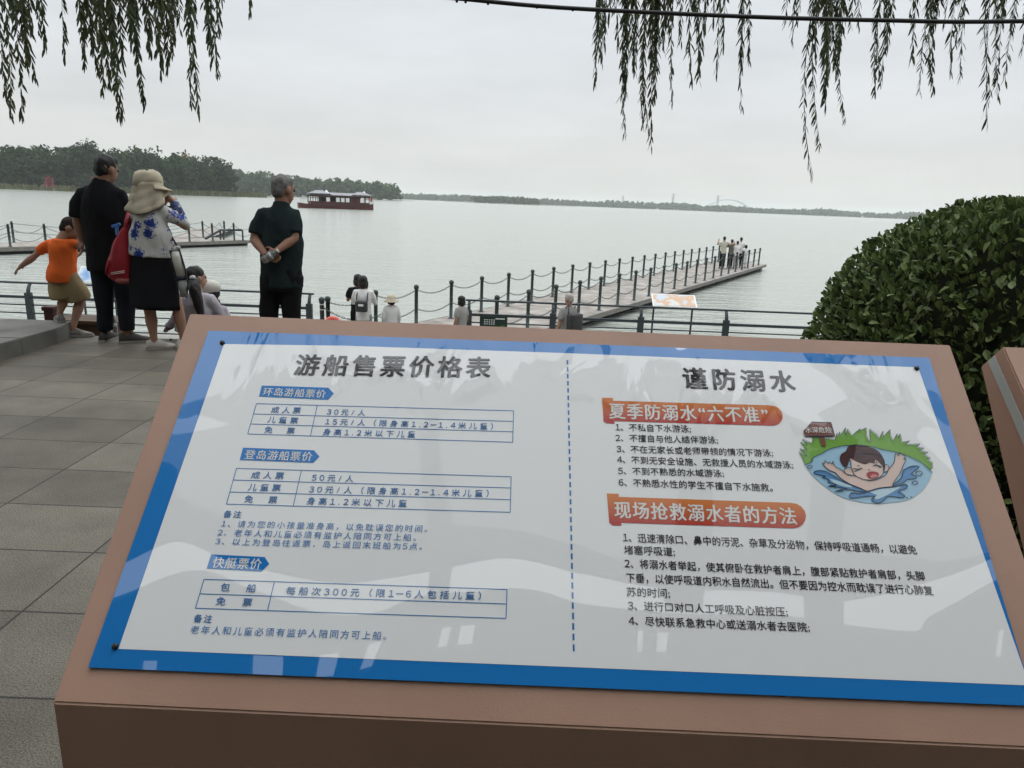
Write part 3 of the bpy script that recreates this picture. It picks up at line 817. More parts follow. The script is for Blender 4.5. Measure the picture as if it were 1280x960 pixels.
for k in range(3):
    bm = NB(); box(bm, (-0.05, -0.13 + k * 0.13, zb_), (0.75, 0.12, 0.04), bev=0.006); obj('seat_plank', bm, M_BEN, t)
for s in (-0.36, 0.27):
    bm = NB(); box(bm, (s, 0, (zb_ - 0.02) / 2), (0.06, 0.36, zb_ - 0.02)); obj('leg', bm, M_BEN, t)
bm = NB(); box(bm, (-0.045, -0.12, zb_ - 0.1), (0.57, 0.03, 0.16)); obj('apron', bm, M_BEN, t)
# ================================================================== THE INFORMATION SIGN
SC = V((0.08042, 0.97155, 1.03872)); SYAW, STILT = R(-0.562), R(43.777)
def plane_axes(yaw, tilt):
    u = V((math.cos(yaw), math.sin(yaw), 0))
    v = V((-math.sin(yaw) * math.cos(tilt), math.cos(yaw) * math.cos(tilt), math.sin(tilt)))
    return u, v, u.cross(v)
SU, SV, SN = plane_axes(SYAW, STILT)
def on_panel(x, y):
    d = ray(x, y); return EYEV + d * ((SC - EYEV).dot(SN) / d.dot(SN))
def uv(x, y):
    q = on_panel(x, y) - SC; return V((q.dot(SU), q.dot(SV)))

def film(t, b):
    """the clear, slightly rippled film over the print: coat with wrinkles near the top edge"""
    n = t.nodes.new; L = t.links.new
    c = n('ShaderNodeTexCoord'); sp = n('ShaderNodeSeparateXYZ'); L(c.outputs['Object'], sp.inputs[0])
    m1 = n('ShaderNodeMapping'); m1.inputs['Scale'].default_value = (11, 4.5, 1); L(c.outputs['Object'], m1.inputs[0])
    x1 = n('ShaderNodeTexNoise'); x1.inputs['Scale'].default_value = 1.0; x1.inputs['Detail'].default_value = 1.5; x1.inputs['Distortion'].default_value = 1.8
    L(m1.outputs[0], x1.inputs['Vector'])
    k = n('ShaderNodeMapRange'); k.inputs['From Min'].default_value = 0.09; k.inputs['From Max'].default_value = 0.25
    k.interpolation_type = 'SMOOTHSTEP'
    L(sp.outputs['Y'], k.inputs[0])
    m2 = n('ShaderNodeMapping'); m2.inputs['Scale'].default_value = (2.2, 3.0, 1); L(c.outputs['Object'], m2.inputs[0])
    x2 = n('ShaderNodeTexNoise'); x2.inputs['Scale'].default_value = 1.0; x2.inputs['Detail'].default_value = 1; L(m2.outputs[0], x2.inputs['Vector'])
    x3 = n('ShaderNodeTexNoise'); x3.inputs['Scale'].default_value = 4.2; x3.inputs['Detail'].default_value = 0; L(c.outputs['Object'], x3.inputs['Vector'])
    k3 = n('ShaderNodeMapRange'); k3.inputs['From Min'].default_value = 0.36; k3.inputs['From Max'].default_value = 0.54; k3.interpolation_type = 'SMOOTHSTEP'; L(x3.outputs['Fac'], k3.inputs[0])
    kk = n('ShaderNodeMath'); kk.operation = 'MULTIPLY'; L(k.outputs[0], kk.inputs[0]); L(k3.outputs[0], kk.inputs[1])
    a = n('ShaderNodeMath'); a.operation = 'MULTIPLY'; L(x1.outputs['Fac'], a.inputs[0]); L(kk.outputs[0], a.inputs[1])
    a1 = n('ShaderNodeMath'); a1.operation = 'MULTIPLY'; L(a.outputs[0], a1.inputs[0]); a1.inputs[1].default_value = 0.52
    a2 = n('ShaderNodeMath'); a2.operation = 'MULTIPLY_ADD'; L(x2.outputs['Fac'], a2.inputs[0]); a2.inputs[1].default_value = 0.25; L(a1.outputs[0], a2.inputs[2])
    bp = n('ShaderNodeBump'); bp.inputs['Strength'].default_value = 1.0; bp.inputs['Distance'].default_value = 0.035
    L(a2.outputs[0], bp.inputs['Height'])
    L(bp.outputs[0], b.inputs['Coat Normal'])
    b.inputs['Coat Weight'].default_value = 1.0; b.inputs['Coat Roughness'].default_value = 0.015; b.inputs['Coat IOR'].default_value = 1.64
    b.inputs['Specular IOR Level'].default_value = 0.15; b.inputs['Roughness'].default_value = 0.5
def print_ink(name, col, col2=None, y0=0, y1=1):
    if name in MATS: return MATS[name]
    m = bpy.data.materials.new(name); m.use_nodes = True
    t = m.node_tree; b = t.nodes['Principled BSDF']
    b.inputs['Base Color'].default_value = (*col, 1)
    if col2:
        c = t.nodes.new('ShaderNodeTexCoord'); s = t.nodes.new('ShaderNodeSeparateXYZ'); t.links.new(c.outputs['Object'], s.inputs[0])
        r = t.nodes.new('ShaderNodeMapRange'); r.inputs['From Min'].default_value = y0; r.inputs['From Max'].default_value = y1
        t.links.new(s.outputs['Y'], r.inputs[0])
        x = t.nodes.new('ShaderNodeMix'); x.data_type = 'RGBA'; x.inputs['A'].default_value = (*col, 1); x.inputs['B'].default_value = (*col2, 1)
        t.links.new(r.outputs[0], x.inputs['Factor']); t.links.new(x.outputs['Result'], b.inputs['Base Color'])
    film(t, b)
    MATS[name] = m
    return m
M_PAINT = mat('brown_sign_paint', (0.40, 0.242, 0.178), 0.42, 0.4, 0.07, 5.0, 0.035, 320)
M_TRIM = mat('brushed_grey_trim', (0.42, 0.44, 0.42), 0.4, 0.5, 0.06, 4.0)
I_WHITE = print_ink('panel_white', (0.785, 0.79, 0.79))
I_BLUE = print_ink('panel_blue', (0.004, 0.17, 0.50))
I_TXT = print_ink('ink_blue', (0.03, 0.17, 0.44))
I_BLACK = print_ink('ink_black', (0.012, 0.012, 0.013))
I_DGREY = print_ink('ink_title', (0.045, 0.045, 0.047))
I_PAPER = print_ink('ink_white', (0.72, 0.72, 0.70))
ROTP = Matrix((SU, SV, SN)).transposed()

def cabinet(root, uL, uR, vB, vT, tilt, rotm, origin, th=0.062, fascia=0.19):
    """sloped sign box in panel coordinates (u, v, n) placed at origin with rotation rotm, relative to root"""
    dn = V((0, -math.sin(tilt), -math.cos(tilt)))           # straight down, in panel coordinates
    A = V((0, vB, 0)); B = V((0, vT, 0)); Ct = V((0, vT, -th)); D = A + dn * fascia
    E = D + V((0, 0.10 * math.cos(tilt), -0.10 * math.sin(tilt)))
    bm = NB()
    loft(bm, [[V((u, p.y, p.z)) for p in (A, B, Ct, E, D)] for u in (uL, uR)])
    bmesh.ops.recalc_face_normals(bm, faces=bm.faces[:])
    bmesh.ops.bevel(bm, geom=bm.edges[:], offset=0.0022, segments=2, affect='EDGES')
    Mx = Matrix.Translation(origin) @ rotm.to_4x4()
    bm.transform(Mx)
    obj('cabinet', bm, M_PAINT, root)
    for u, s in ((uL, -1), (uR, 1)):
        bm = NB()
        box(bm, (u + s * 0.0005, (vB + vT) / 2 + 0.0, -th * 0.5), (0.005, (vT - vB) * 0.985, th * 0.27))
        bm.transform(Mx); obj('trim_strip', bm, M_TRIM, root)
    # recessed pedestal
    lo = Mx @ V(((uL + uR) / 2, vB, 0)); hi = Mx @ V(((uL + uR) / 2, vT, -th))
    bm = NB(); w = (uR - uL) * 0.6
    yc = (lo.y + hi.y) / 2 + 0.02; zt = (lo.z + hi.z) / 2 - 0.1
    ang = math.atan2(rotm[1][0], rotm[0][0])
    box(bm, ((lo.x + hi.x) / 2, yc, zt / 2), (w, 0.14, zt), ang, 0.006)
    box(bm, ((lo.x + hi.x) / 2, yc, 0.02), (w + 0.14, 0.3, 0.04), ang, 0.006)
    obj('pedestal', bm, M_PAINT, root)

sgn = thing('information_sign', 'large brown sloping sign with blue-bordered white ticket price panel', 'information sign', (SC.x, SC.y + 0.08, 0))
org = SC - sgn.location
tl, tr, bl_, br_ = uv(242, 394), uv(1178, 428), uv(58, 878), uv(1375, 932)
cabinet(sgn, (tl.x + bl_.x) / 2, (tr.x + br_.x) / 2, bl_.y, (tl.y + tr.y) / 2, STILT, ROTP, org)
# panel: a thin board, its print in layers half a millimetre apart
def flat(polys, z, tri=True):
    vs, fs = [], []
    for pts in polys:
        k = len(vs); vs += [V((p[0], p[1], z)) for p in pts]
        for t in tessellate_polygon([[V((p[0], p[1], 0)) for p in pts]]):
            a, b, c = (V((pts[i][0], pts[i][1])) for i in t)
            cr = (b - a).x * (c - a).y - (b - a).y * (c - a).x
            fs.append(tuple(k + i for i in (t if cr > 0 else reversed(t))))
    return vs, [], fs
PX = lambda pts: [uv(x, y) for x, y in pts]
outer = PX([(112, 835), (1292, 883), (1160, 449), (700, 430.5), (430, 421), (262, 415)])
inner = PX([(150, 812), (1284, 857.5), (1146, 461), (700, 443), (430, 434), (281, 432)])
bm = NB(); poly_prism(bm, outer, 0.0006, 0.004)
panel = obj('panel', bm, I_BLUE, sgn)
panel.matrix_local = Matrix.Translation(org) @ ROTP.to_4x4()
Z0 = 0.0044
def ink(name, polys, z, m): return obj(name, flat(polys, z), m, panel)
ink('white_field', [inner], Z0, I_WHITE)
def quad_line(p, q, w):
    d = (q - p).normalized(); n = V((-d.y, d.x)) * w / 2
    return [p - n, q - n, q + n, p + n]
def text(name, s, x0, y0, x1, y1, h, m, bold=0.0, space=1.0, z=Z0 + 0.0008):
    vs, fs = text_mesh(s, 0.0, space)
    xa, xb = min(v.x for v in vs), max(v.x for v in vs); ya, yb = min(v.y for v in vs), max(v.y for v in vs)
    P, Q = uv(x0, y0), uv(x1, y1); T = uv(x0 + (742 - x0) * h / 1400.0, y0 - h)
    hv = T.y - P.y
    out = []
    for v in vs:
        t = (v.x - xa) / (xb - xa)
        p = P + (Q - P) * t
        out.append(V((p.x, p.y + hv * (v.y - ya) / (yb - ya), z)))
    if bold:
        n0 = len(out); r = bold * hv; f0 = list(fs); base = list(out)
        for j, (dx, dy) in enumerate(((-1, 0), (1, 0), (0, -0.7), (0, 0.7), (-0.6, 0.5), (0.6, -0.5))):
            out += [v + V((dx * r, dy * r, -0.00006 * (j + 1))) for v in base]
            fs = fs + [tuple(i + n0 * (j + 1) for i in q) for q in f0]
    return obj(name, (out, [], fs), m, panel)
text('title_text', '游船售票价格表', 367.5, 471, 612, 474.5, 26, I_DGREY, 0.028, 1.12)
text('title_text', '谨防溺水', 854.5, 487.5, 994, 492, 26, I_BLACK, 0.03, 1.15)
# left column
B_ = 0.0045
def banner(pts, s, x0, y0, x1, y1, h):
    ink('arrow_banner', [PX(pts)], Z0 + 0.0004, I_BLUE)
    text('banner_text', s, x0, y0, x1, y1, h, I_PAPER, 0.014, 1.05)
banner([(324.8, 497.5), (410.8, 501.7), (418, 493.8), (411.2, 486.5), (328.3, 483.8)], '环岛游船票价', 329, 496.4, 407, 499.6, 10)
banner([(300.8, 576.7), (392.5, 580.2), (400.2, 572.5), (393.5, 564.6), (305, 561.3)], '登岛游船票价', 306, 575.6, 390, 578.4, 11.5)
banner([(260, 711.9), (328, 715.6), (337.7, 706.3), (332, 697.6), (265.4, 694.3)], '快艇票价', 266, 711.4, 326.5, 713.4, 13.5)
def table(tl, bl, tr, br, dt, db, rows, w=0.0011):
    L = [(tl, bl), (tr, br), (tl, tr), (bl, br), (dt, db)] + rows
    ink('price_table_grid', [quad_line(uv(*a), uv(*b), w) for a, b in L], Z0 + 0.0004, I_TXT)
table((321.7, 506.3), (310.8, 544.2), (642, 515.3), (640.8, 554.5), (397.3, 509), (388.8, 547.2), [((317.5, 519.2), (641.5, 528.5)), ((314, 531.7), (641.5, 541.5))])
table((296.9, 587), (284.4, 631.6), (638.9, 597.5), (637.7, 641.8), (377.7, 590), (367.5, 634), [((293, 601.6), (638.6, 611.5)), ((288, 616.5), (638.3, 626))])
table((256.6, 725.3), (245.9, 761.4), (633.7, 738), (632.5, 774), (344, 729), (335.7, 764), [((251.7, 743.4), (633, 756))])
for a in [('成人票', 339.4, 519.0, 375.8, 520.0, 8.6), ('儿童票', 334.8, 531.2, 372.7, 532.6, 8.6), ('免　票', 331, 543.8, 368.5, 545.4, 8.6),
          ('30元/人', 409, 521.2, 456.5, 522.6, 8.2), ('15元/人（限身高1.2-1.4米儿童）', 407, 533.8, 616, 540, 8.8), ('身高1.2米以下儿童', 404, 546.6, 519, 549.8, 8.8),
          ('成人票', 314.4, 600.8, 355, 602, 9.6), ('儿童票', 310.6, 615.8, 350.9, 617, 9.6), ('免　票', 306, 630.6, 346.5, 632, 9.6),
          ('50元/人', 390, 603.8, 442, 605.2, 9.2), ('30元/人（限身高1.2-1.4米儿童）', 386.7, 618.6, 610.6, 624, 9.8), ('身高1.2米以下儿童', 383.8, 633.2, 508.5, 636.4, 9.8),
          ('包　船', 276, 741.2, 320, 742.8, 11), ('免　票', 270.6, 758.6, 315.3, 760.4, 11), ('每船次300元（限1-6人包括儿童）', 358, 745.6, 601, 752, 11)]:
    text('price_text', a[0], a[1], a[2] - 1.0, a[3], a[4] - 1.0, a[5] - 0.7, I_TXT, B_, 1.3)
for a in [('备注', 280, 648.2, 302, 649, 8.6), ('备注', 243, 778.8, 265.4, 779.8, 10)]:
    text('note_heading', *a, I_TXT, 0.012, 1.15)
for a in [('1、请为您的小孩量准身高，以免耽误您的时间。', 277.4, 660.4, 534, 667, 8.8), ('2、老年人和儿童必须有监护人陪同方可上船。', 272.7, 671.4, 520, 677.8, 8.8),
          ('3、以上为登岛往返票，岛上返回末班船为5点。', 269.8, 682.6, 527.5, 689.2, 8.8), ('老年人和儿童必须有监护人陪同方可上船。', 238.6, 793.2, 483, 801, 10.4)]:
    text('note_text', *a, I_TXT, 0.0, 1.15)
# dashed divider
P, Q = uv(709, 452), uv(717, 820)
n = 34
ink('dashed_divider', [quad_line(P + (Q - P) * (i / n), P + (Q - P) * ((i + 0.62) / n), 0.0026) for i in range(n)], Z0 + 0.0004, I_TXT)
# right column
vA = (uv(860, 503).y, uv(860, 531).y); vB_ = (uv(870, 625).y, uv(870, 659).y)
I_OR1 = print_ink('banner_orange_upper', (0.42, 0.035, 0.03), (0.62, 0.20, 0.045), vA[1], vA[0])
I_OR2 = print_ink('banner_orange_lower', (0.42, 0.035, 0.03), (0.62, 0.20, 0.045), vB_[1], vB_[0])
def cap(cx0, y0, cx1, y1, tipx, n=8):
    """rounded right end between the upper corner and the lower corner"""
    out = []
    for i in range(n + 1):
        a = math.pi * i / n
        bx = cx0 + (cx1 - cx0) * i / n
        out.append((bx + (tipx - (cx0 + cx1) / 2) * math.sin(a), (y0 + y1) / 2 - (y1 - y0) / 2 * math.cos(a)))
    return out
ink('red_banner', [PX([(752, 499), (765.6, 499.3), (766, 502.8)] + cap(962, 508.5, 965, 534, 977) + [(767.5, 528.2), (767.5, 531.6), (757, 531), (754, 528.6)])], Z0 + 0.0004, I_OR1)
ink('red_banner', [PX([(758, 618.4), (772.7, 618.8), (773, 622.6)] + cap(987, 630, 990, 662, 1006) + [(776, 655), (776.2, 658.6), (765, 658), (761, 655)])], Z0 + 0.0004, I_OR2)
text('banner_text', '夏季防溺水“六不准”', 761.4, 525, 960, 530.5, 19, I_PAPER, 0.022, 1.05)
text('banner_text', '现场抢救溺水者的方法', 768, 649, 995, 657.5, 21, I_PAPER, 0.022, 1.05)
for a in [('1、不私自下水游泳;', 769, 540.6, 863, 543, 9.6), ('2、不擅自与他人结伴游泳;', 769, 553.8, 897, 557, 9.6), ('3、不在无家长或老师带领的情况下游泳;', 770.3, 567.6, 965.5, 573, 9.6),
          ('4、不到无安全设施、无救援人员的水域游泳;', 771, 581, 990.6, 588, 9.8), ('5、不到不熟悉的水域游泳;', 772.2, 595, 904, 598.6, 9.8), ('6、不熟悉水性的学生不擅自下水施救。', 773, 609.2, 965, 616, 9.8),
          ('1、迅速清除口、鼻中的污泥、杂草及分泌物，保持呼吸道通畅，以避免', 778.5, 678.8, 1144.8, 694.6, 11.6), ('堵塞呼吸道;', 779.7, 694.4, 843, 697, 11.6),
          ('2、将溺水者举起，使其俯卧在救护者肩上，腹部紧贴救护者肩部，头脚', 780.4, 711.4, 1154.7, 727.4, 11.8), ('下垂，以使呼吸道内积水自然流出。但不要因为控水而耽误了进行心肺复', 782.5, 729.2, 1165.3, 745.6, 12),
          ('苏的时间;', 783, 746.8, 836.6, 749, 12), ('3、进行口对口人工呼吸及心脏按压;', 784.4, 764, 983.6, 772, 12), ('4、尽快联系急救中心或送溺水者去医院;', 785.5, 783, 1011, 791.4, 12.2)]:
    text('advice_text', *a, I_BLACK, 0.006, 1.0)
# illustration of a boy in the water
ZM = lambda pts: [uv(990 + x / 6.737, 520 + y / 6.733) for x, y in pts]
def stroke(pts, w=0.0011):
    q = ZM(pts); return [quad_line(a, b, w) for a, b in zip(q, q[1:]) if (b - a).length > 1e-6]
def smooth(pts, k=3):
    out = []; n = len(pts)
    for i in range(n - 1):
        p0, p1, p2, p3 = (pts[max(i - 1, 0)], pts[i], pts[i + 1], pts[min(i + 2, n - 1)])
        for j in range(k):
            t = j / k
            out.append(tuple(0.5 * (2 * p1[c] + (p2[c] - p0[c]) * t + (2 * p0[c] - 5 * p1[c] + 4 * p2[c] - p3[c]) * t * t + (3 * p1[c] - p0[c] - 3 * p2[c] + p3[c]) * t ** 3) for c in (0, 1)))
    return out + [pts[-1]]
grass = [(100, 425), (78, 372), (50, 315), (112, 348), (55, 290), (112, 302), (60, 235), (118, 255), (75, 210), (160, 243), (165, 190), (215, 190), (350, 215), (365, 160), (380, 185), (385, 150), (402, 168), (437, 115), (440, 178), (455, 125), (490, 180), (560, 122), (552, 140), (610, 115), (612, 175), (635, 230), (645, 225), (640, 125), (700, 170), (720, 205), (750, 142), (752, 192), (810, 130), (815, 180), (835, 225), (870, 165), (880, 190), (895, 165), (910, 235), (975, 225), (940, 255), (1060, 250), (1030, 277), (1095, 285), (1055, 307), (1130, 320), (1095, 338), (1150, 370), (1120, 382), (1165, 405), (1165, 455), (1140, 470), (1050, 400), (900, 340), (750, 310), (600, 290), (430, 290), (300, 310), (240, 340), (175, 370), (155, 405)]
shore = smooth([(100, 425), (155, 400), (165, 365), (240, 330), (300, 295), (430, 265), (600, 265), (750, 297), (900, 330), (1050, 390), (1140, 465), (1165, 492)])
water = shore + smooth([(1150, 540), (1080, 640), (950, 720), (720, 748), (560, 735), (400, 690), (260, 600), (150, 500), (110, 440)])
deep = [smooth(p) for p in (
    [(170, 490), (200, 475), (270, 480), (340, 520), (400, 555), (480, 590), (600, 640), (560, 650), (440, 625), (350, 610), (300, 600), (360, 595), (290, 570), (300, 552), (240, 530), (270, 520), (190, 505), (170, 490)],
    [(920, 470), (980, 440), (1045, 435), (1045, 455), (990, 500), (1030, 520), (1020, 540), (950, 550), (930, 570), (880, 590), (840, 605), (835, 590), (900, 540), (920, 470)],
    [(470, 680), (490, 660), (560, 665), (620, 650), (720, 620), (840, 608), (930, 590), (955, 600), (940, 625), (880, 645), (910, 665), (935, 690), (900, 700), (800, 690), (760, 720), (720, 745), (670, 735), (655, 710), (680, 690), (600, 690), (500, 705), (470, 695), (470, 680)])]
pale = [smooth(p) for p in ([(640, 655), (720, 630), (830, 615), (900, 610), (820, 660), (760, 690), (700, 715), (680, 700), (700, 680), (640, 655)], [(300, 540), (380, 560), (500, 610), (420, 605), (340, 575), (300, 540)])]
skin_p = [smooth(p) for p in (
    [(350, 490), (300, 470), (265, 440), (240, 410), (262, 415), (265, 390), (290, 415), (300, 400), (325, 420), (330, 395), (350, 440), (400, 465), (440, 500), (520, 520), (640, 560), (760, 520), (800, 460), (845, 400), (855, 330), (880, 350), (890, 320), (915, 340), (935, 350), (925, 380), (945, 375), (920, 430), (890, 500), (835, 580), (830, 610), (720, 620), (625, 645), (580, 630), (480, 590), (400, 540), (350, 490)],
    [(480, 400), (470, 360), (520, 330), (640, 330), (740, 360), (765, 420), (755, 490), (720, 530), (650, 552), (580, 545), (520, 515), (490, 470), (480, 400)],
    [(490, 455), (450, 450), (425, 470), (440, 500), (480, 515), (505, 510), (490, 455)], [(755, 425), (785, 425), (800, 445), (790, 475), (755, 482), (755, 425)])]
hair_p = [smooth([(470, 375), (450, 440), (420, 435), (390, 385), (400, 335), (440, 310), (460, 270), (520, 253), (600, 265), (690, 295), (745, 350), (765, 420), (760, 455), (740, 425), (690, 380), (680, 410), (640, 405), (600, 420), (540, 400), (480, 370), (470, 375)])]
ill = lambda nm, polys, z, col: ink(nm, [ZM(p) for p in polys], Z0 + z, print_ink('ink_' + nm, col))
ill('drawn_grass', [grass], 0.0003, (0.16, 0.36, 0.05))
ill('drawn_water', [water], 0.0006, (0.33, 0.53, 0.68))
ill('drawn_deep_water', deep, 0.0009, (0.10, 0.26, 0.50))
ill('drawn_foam', pale, 0.0012, (0.48, 0.64, 0.72))
ill('drawn_skin', skin_p, 0.0012, (0.66, 0.50, 0.44))
ill('drawn_hair', hair_p, 0.0016, (0.06, 0.018, 0.02))
ill('drawn_mouth', [smooth([(612, 515), (620, 490), (660, 480), (710, 490), (715, 515), (690, 535), (640, 540), (612, 515)])], 0.0016, (0.32, 0.02, 0.03))
ill('drawn_tongue', [smooth([(640, 525), (665, 505), (700, 510), (700, 525), (660, 536), (640, 525)])], 0.0019, (0.6, 0.2, 0.2))
ill('drawn_warning_post', [[(215, 187), (260, 187), (275, 268), (240, 270)], [(85, 145), (155, 65), (315, 70), (347, 183), (100, 185)]], 0.0016, (0.18, 0.06, 0.045))
text('drawn_warning_text', '水深危险', 990 + 104 / 6.737, 520 + 158 / 6.733, 990 + 325 / 6.737, 520 + 158 / 6.733, 7.4, I_PAPER, 0.012, 1.0, Z0 + 0.0022)
lines = []
lines += stroke(grass[:52], 0.0008) + stroke(shore, 0.0012)
for p in deep: lines += stroke(p, 0.0012)
for p in skin_p: lines += stroke(p, 0.0009)
lines += stroke([(85, 145), (155, 65), (315, 70), (347, 183), (100, 185), (85, 145)], 0.0008)
for p in ([(500, 455), (540, 462), (575, 455)], [(510, 480), (550, 465), (572, 450)], [(535, 430), (555, 437)], [(665, 435), (700, 430), (740, 440)], [(680, 415), (705, 432), (735, 450)], [(695, 395), (700, 412)], [(345, 650), (440, 630), (560, 650), (620, 645)], [(285, 608), (360, 600)], [(350, 648), (420, 642)], [(625, 465), (640, 470)]): lines += stroke(smooth(p), 0.0013)
for cx, cy, rx, ry in ((137, 443, 20, 12), (1052, 496, 28, 18), (1018, 575, 24, 14)): lines += stroke([(cx + rx * math.cos(a), cy + ry * math.sin(a)) for a in [i * 0.4488 for i in range(15)]], 0.0011)
for cx, cy in ((950, 700), (988, 697)): lines += stroke([(cx - 6, cy), (cx + 6, cy)], 0.0018)
ink('drawn_outline', lines, Z0 + 0.0021, print_ink('ink_outline', (0.02, 0.045, 0.08)))
M_SCREW = mat('black_screw', (0.012, 0.012, 0.012), 0.4, 0.5)
for x, y in ((279, 430.5), (146, 809), (1144, 462.5), (1282, 858)):
    p = uv(x, y); bm = NB(); lathe(bm, [(0.0040, 0.0042), (0.0040, 0.0062), (0.0032, 0.0074), (0.0012, 0.0078)], (p.x, p.y, 0), 16); obj('screw', bm, M_SCREW, panel, True)

# ------------------------------------------------------------------ second sign on the right
zT = (SC + SV * tl.y).z
q = onz(1253.5, 433, zT)
u2, v2, n2 = plane_axes(R(3.0), STILT); rot2 = Matrix((u2, v2, n2)).transposed()
sg2 = thing('information_sign', 'second brown sign cut off by the right edge, grey trim along its side', 'information sign', (q.x + 0.65, q.y - 0.1, 0))
o2 = q - sg2.location - v2 * tl.y + u2 * 0.68
cabinet(sg2, -0.68, 0.68, bl_.y, tl.y, STILT, rot2, o2)
bm = NB(); poly_prism(bm, [(-0.6, -0.265), (0.6, -0.265), (0.6, 0.265), (-0.6, 0.265)], 0.0006, 0.004)
p2 = obj('panel', bm, I_BLUE, sg2); p2.matrix_local = Matrix.Translation(o2) @ rot2.to_4x4()
obj('white_field', flat([[(-0.565, -0.235), (0.565, -0.235), (0.565, 0.235), (-0.565, 0.235)]], Z0), I_WHITE, p2)

# ------------------------------------------------------------------ unseen roof added overhead, its outlines shaped for the bands the panel mirrors
M_CAN = mat('grey_canopy_cloth', (0.2, 0.2, 0.2), 0.8, 0.2, 0.08, 2.0)
M_CAN2 = mat('pale_canopy_cloth', (0.72, 0.72, 0.70), 0.8, 0.2, 0.08, 2.0)
def translucent(m, f):
    t = m.node_tree; b = t.nodes['Principled BSDF']; tr = t.nodes.new('ShaderNodeBsdfTranslucent'); tr.inputs[0].default_value = (0.85, 0.86, 0.86, 1)
    ms = t.nodes.new('ShaderNodeMixShader'); ms.inputs[0].default_value = f
    t.links.new(b.outputs[0], ms.inputs[1]); t.links.new(tr.outputs[0], ms.inputs[2]); t.links.new(ms.outputs[0], t.nodes['Material Output'].inputs[0])
translucent(M_CAN2, 0.75)
ZC = 3.6
def mirror(x, y, z):
    p = on_panel(x, y); d = ray(x, y); r = d - SN * (2 * d.dot(SN))
    return p + r * ((z - p.z) / r.z)
can = thing('added_canopy', 'unseen curved cloth roof added overhead for the bands mirrored in the sign panel', 'added_canopy', (0, 0.3, 0))
def leafroof(name, pts, z, m, th=0.05):
    bm = NB(); P = [mirror(x, y, z) - can.location for x, y in pts]
    poly_prism(bm, [(p.x, p.y) for p in P], z, z + th); obj(name, bm, m, can)
up = smooth([(60, 548), (235, 527), (272, 525), (317, 517), (390, 519), (462, 517), (517, 507), (562, 502), (605, 503), (645, 508), (690, 507), (740, 490), (800, 498), (860, 530), (930, 560), (1000, 545), (1060, 520), (1110, 540), (1160, 580), (1240, 640), (1330, 700)])
low = smooth([(1330, 720), (1240, 677), (1158, 700), (1062, 700), (980, 690), (860, 672), (780, 690), (721, 666), (692, 662), (648, 651), (604, 648), (560, 651), (487, 665), (400, 672), (304, 665), (222, 650), (211, 638), (190, 590), (60, 560)])
leafroof('pale_cloth', up + low, ZC + 0.12, M_CAN2, 0.006)
g1 = smooth([(40, 575), (190, 588), (211, 636), (222, 648), (304, 663), (400, 670), (487, 663), (560, 649), (604, 646), (648, 649), (692, 660), (721, 664), (790, 688), (860, 670), (980, 688), (1062, 698), (1158, 698), (1240, 675), (1330, 690)]) + smooth([(1330, 705), (1240, 680), (1158, 712), (1062, 745), (980, 742), (900, 735), (800, 728), (740, 720), (706, 717), (677, 708), (648, 700), (619, 694), (575, 695), (528, 700), (487, 708), (430, 721), (391, 722), (339, 714), (290, 704), (234, 688), (180, 700), (40, 760)])
leafroof('grey_cloth', g1, ZC, M_CAN)
g2 = smooth([(30, 800), (180, 735), (252, 726), (300, 745), (380, 762), (447, 767), (487, 755), (531, 746), (580, 749), (633, 751), (662, 755), (692, 764), (721, 771), (800, 772), (900, 770), (1000, 775), (1063, 783), (1130, 792), (1144, 786), (1151, 769), (1208, 740), (1261, 723), (1340, 700)]) + [(1400, 800), (0, 800)]
leafroof('grey_cloth', g2, ZC, M_CAN)
gaps = [(-40, 165), (190, 313), (353, 394), (420, 452), (468, 551), (565, 578), (597, 806), (816, 834), (850, 1245), (1262, 1500)]
for a, b in gaps: leafroof('grey_cloth', [(a, 800), (b, 800), (b - 3, 838), (a - 3, 838)], ZC, M_CAN)
leafroof('grey_cloth', [(-60, 838), (1560, 838), (1900, 960), (-300, 960)], ZC, M_CAN)
for a, b, y0, y1 in ((530, 556, 470, 760), (855, 888, 560, 760), (1022, 1060, 560, 800)):
    leafroof('beam', [(a, y0), (b, y0), (b - (b - a) * 0.1, y1), (a - 6, y1)], ZC - 0.12, M_CAN, 0.1)
bm = NB()
for x, y in ((-2.6, -1.6), (2.7, -1.6)): tube(bm, [(x, y, 0), (x, y, ZC)], 0.06, 10)
obj('post', bm, M_TRIM, can)
# ================================================================== PEOPLE
M_SKIN = mat('skin', (0.33, 0.185, 0.125), 0.55, 0.35, 0.08, 9.0)
M_SKIN2 = mat('tanned_skin', (0.25, 0.13, 0.085), 0.55, 0.35, 0.08, 9.0)
M_HAIR = mat('black_hair', (0.010, 0.009, 0.009), 0.5, 0.35, 0.3, 30, 0.4, 120)
M_GHAIR = mat('grey_hair', (0.13, 0.125, 0.12), 0.6, 0.3, 0.35, 40, 0.4, 140)
M_WHAIR = mat('silver_hair', (0.36, 0.33, 0.30), 0.6, 0.3, 0.3, 40, 0.4, 140)
M_CROP = mat('cropped_hair', (0.028, 0.020, 0.016), 0.75, 0.2, 0.3, 60, 0.5, 200)
M_EYE = mat('eye_dark', (0.02, 0.015, 0.012), 0.2, 0.5)
M_LIP = mat('lips', (0.26, 0.09, 0.08), 0.5)
def cloth(name, c, var=0.14): return mat(name, c, 0.9, 0.12, var, 5.0, 0.25, 260)
M_BLACK = cloth('black_cotton', (0.010, 0.010, 0.012)); M_NAVY = cloth('navy_trousers', (0.014, 0.016, 0.022))
M_ORANGE = cloth('orange_cotton', (0.72, 0.135, 0.03), 0.1); M_KHAKI = cloth('khaki_cotton', (0.27, 0.205, 0.115))
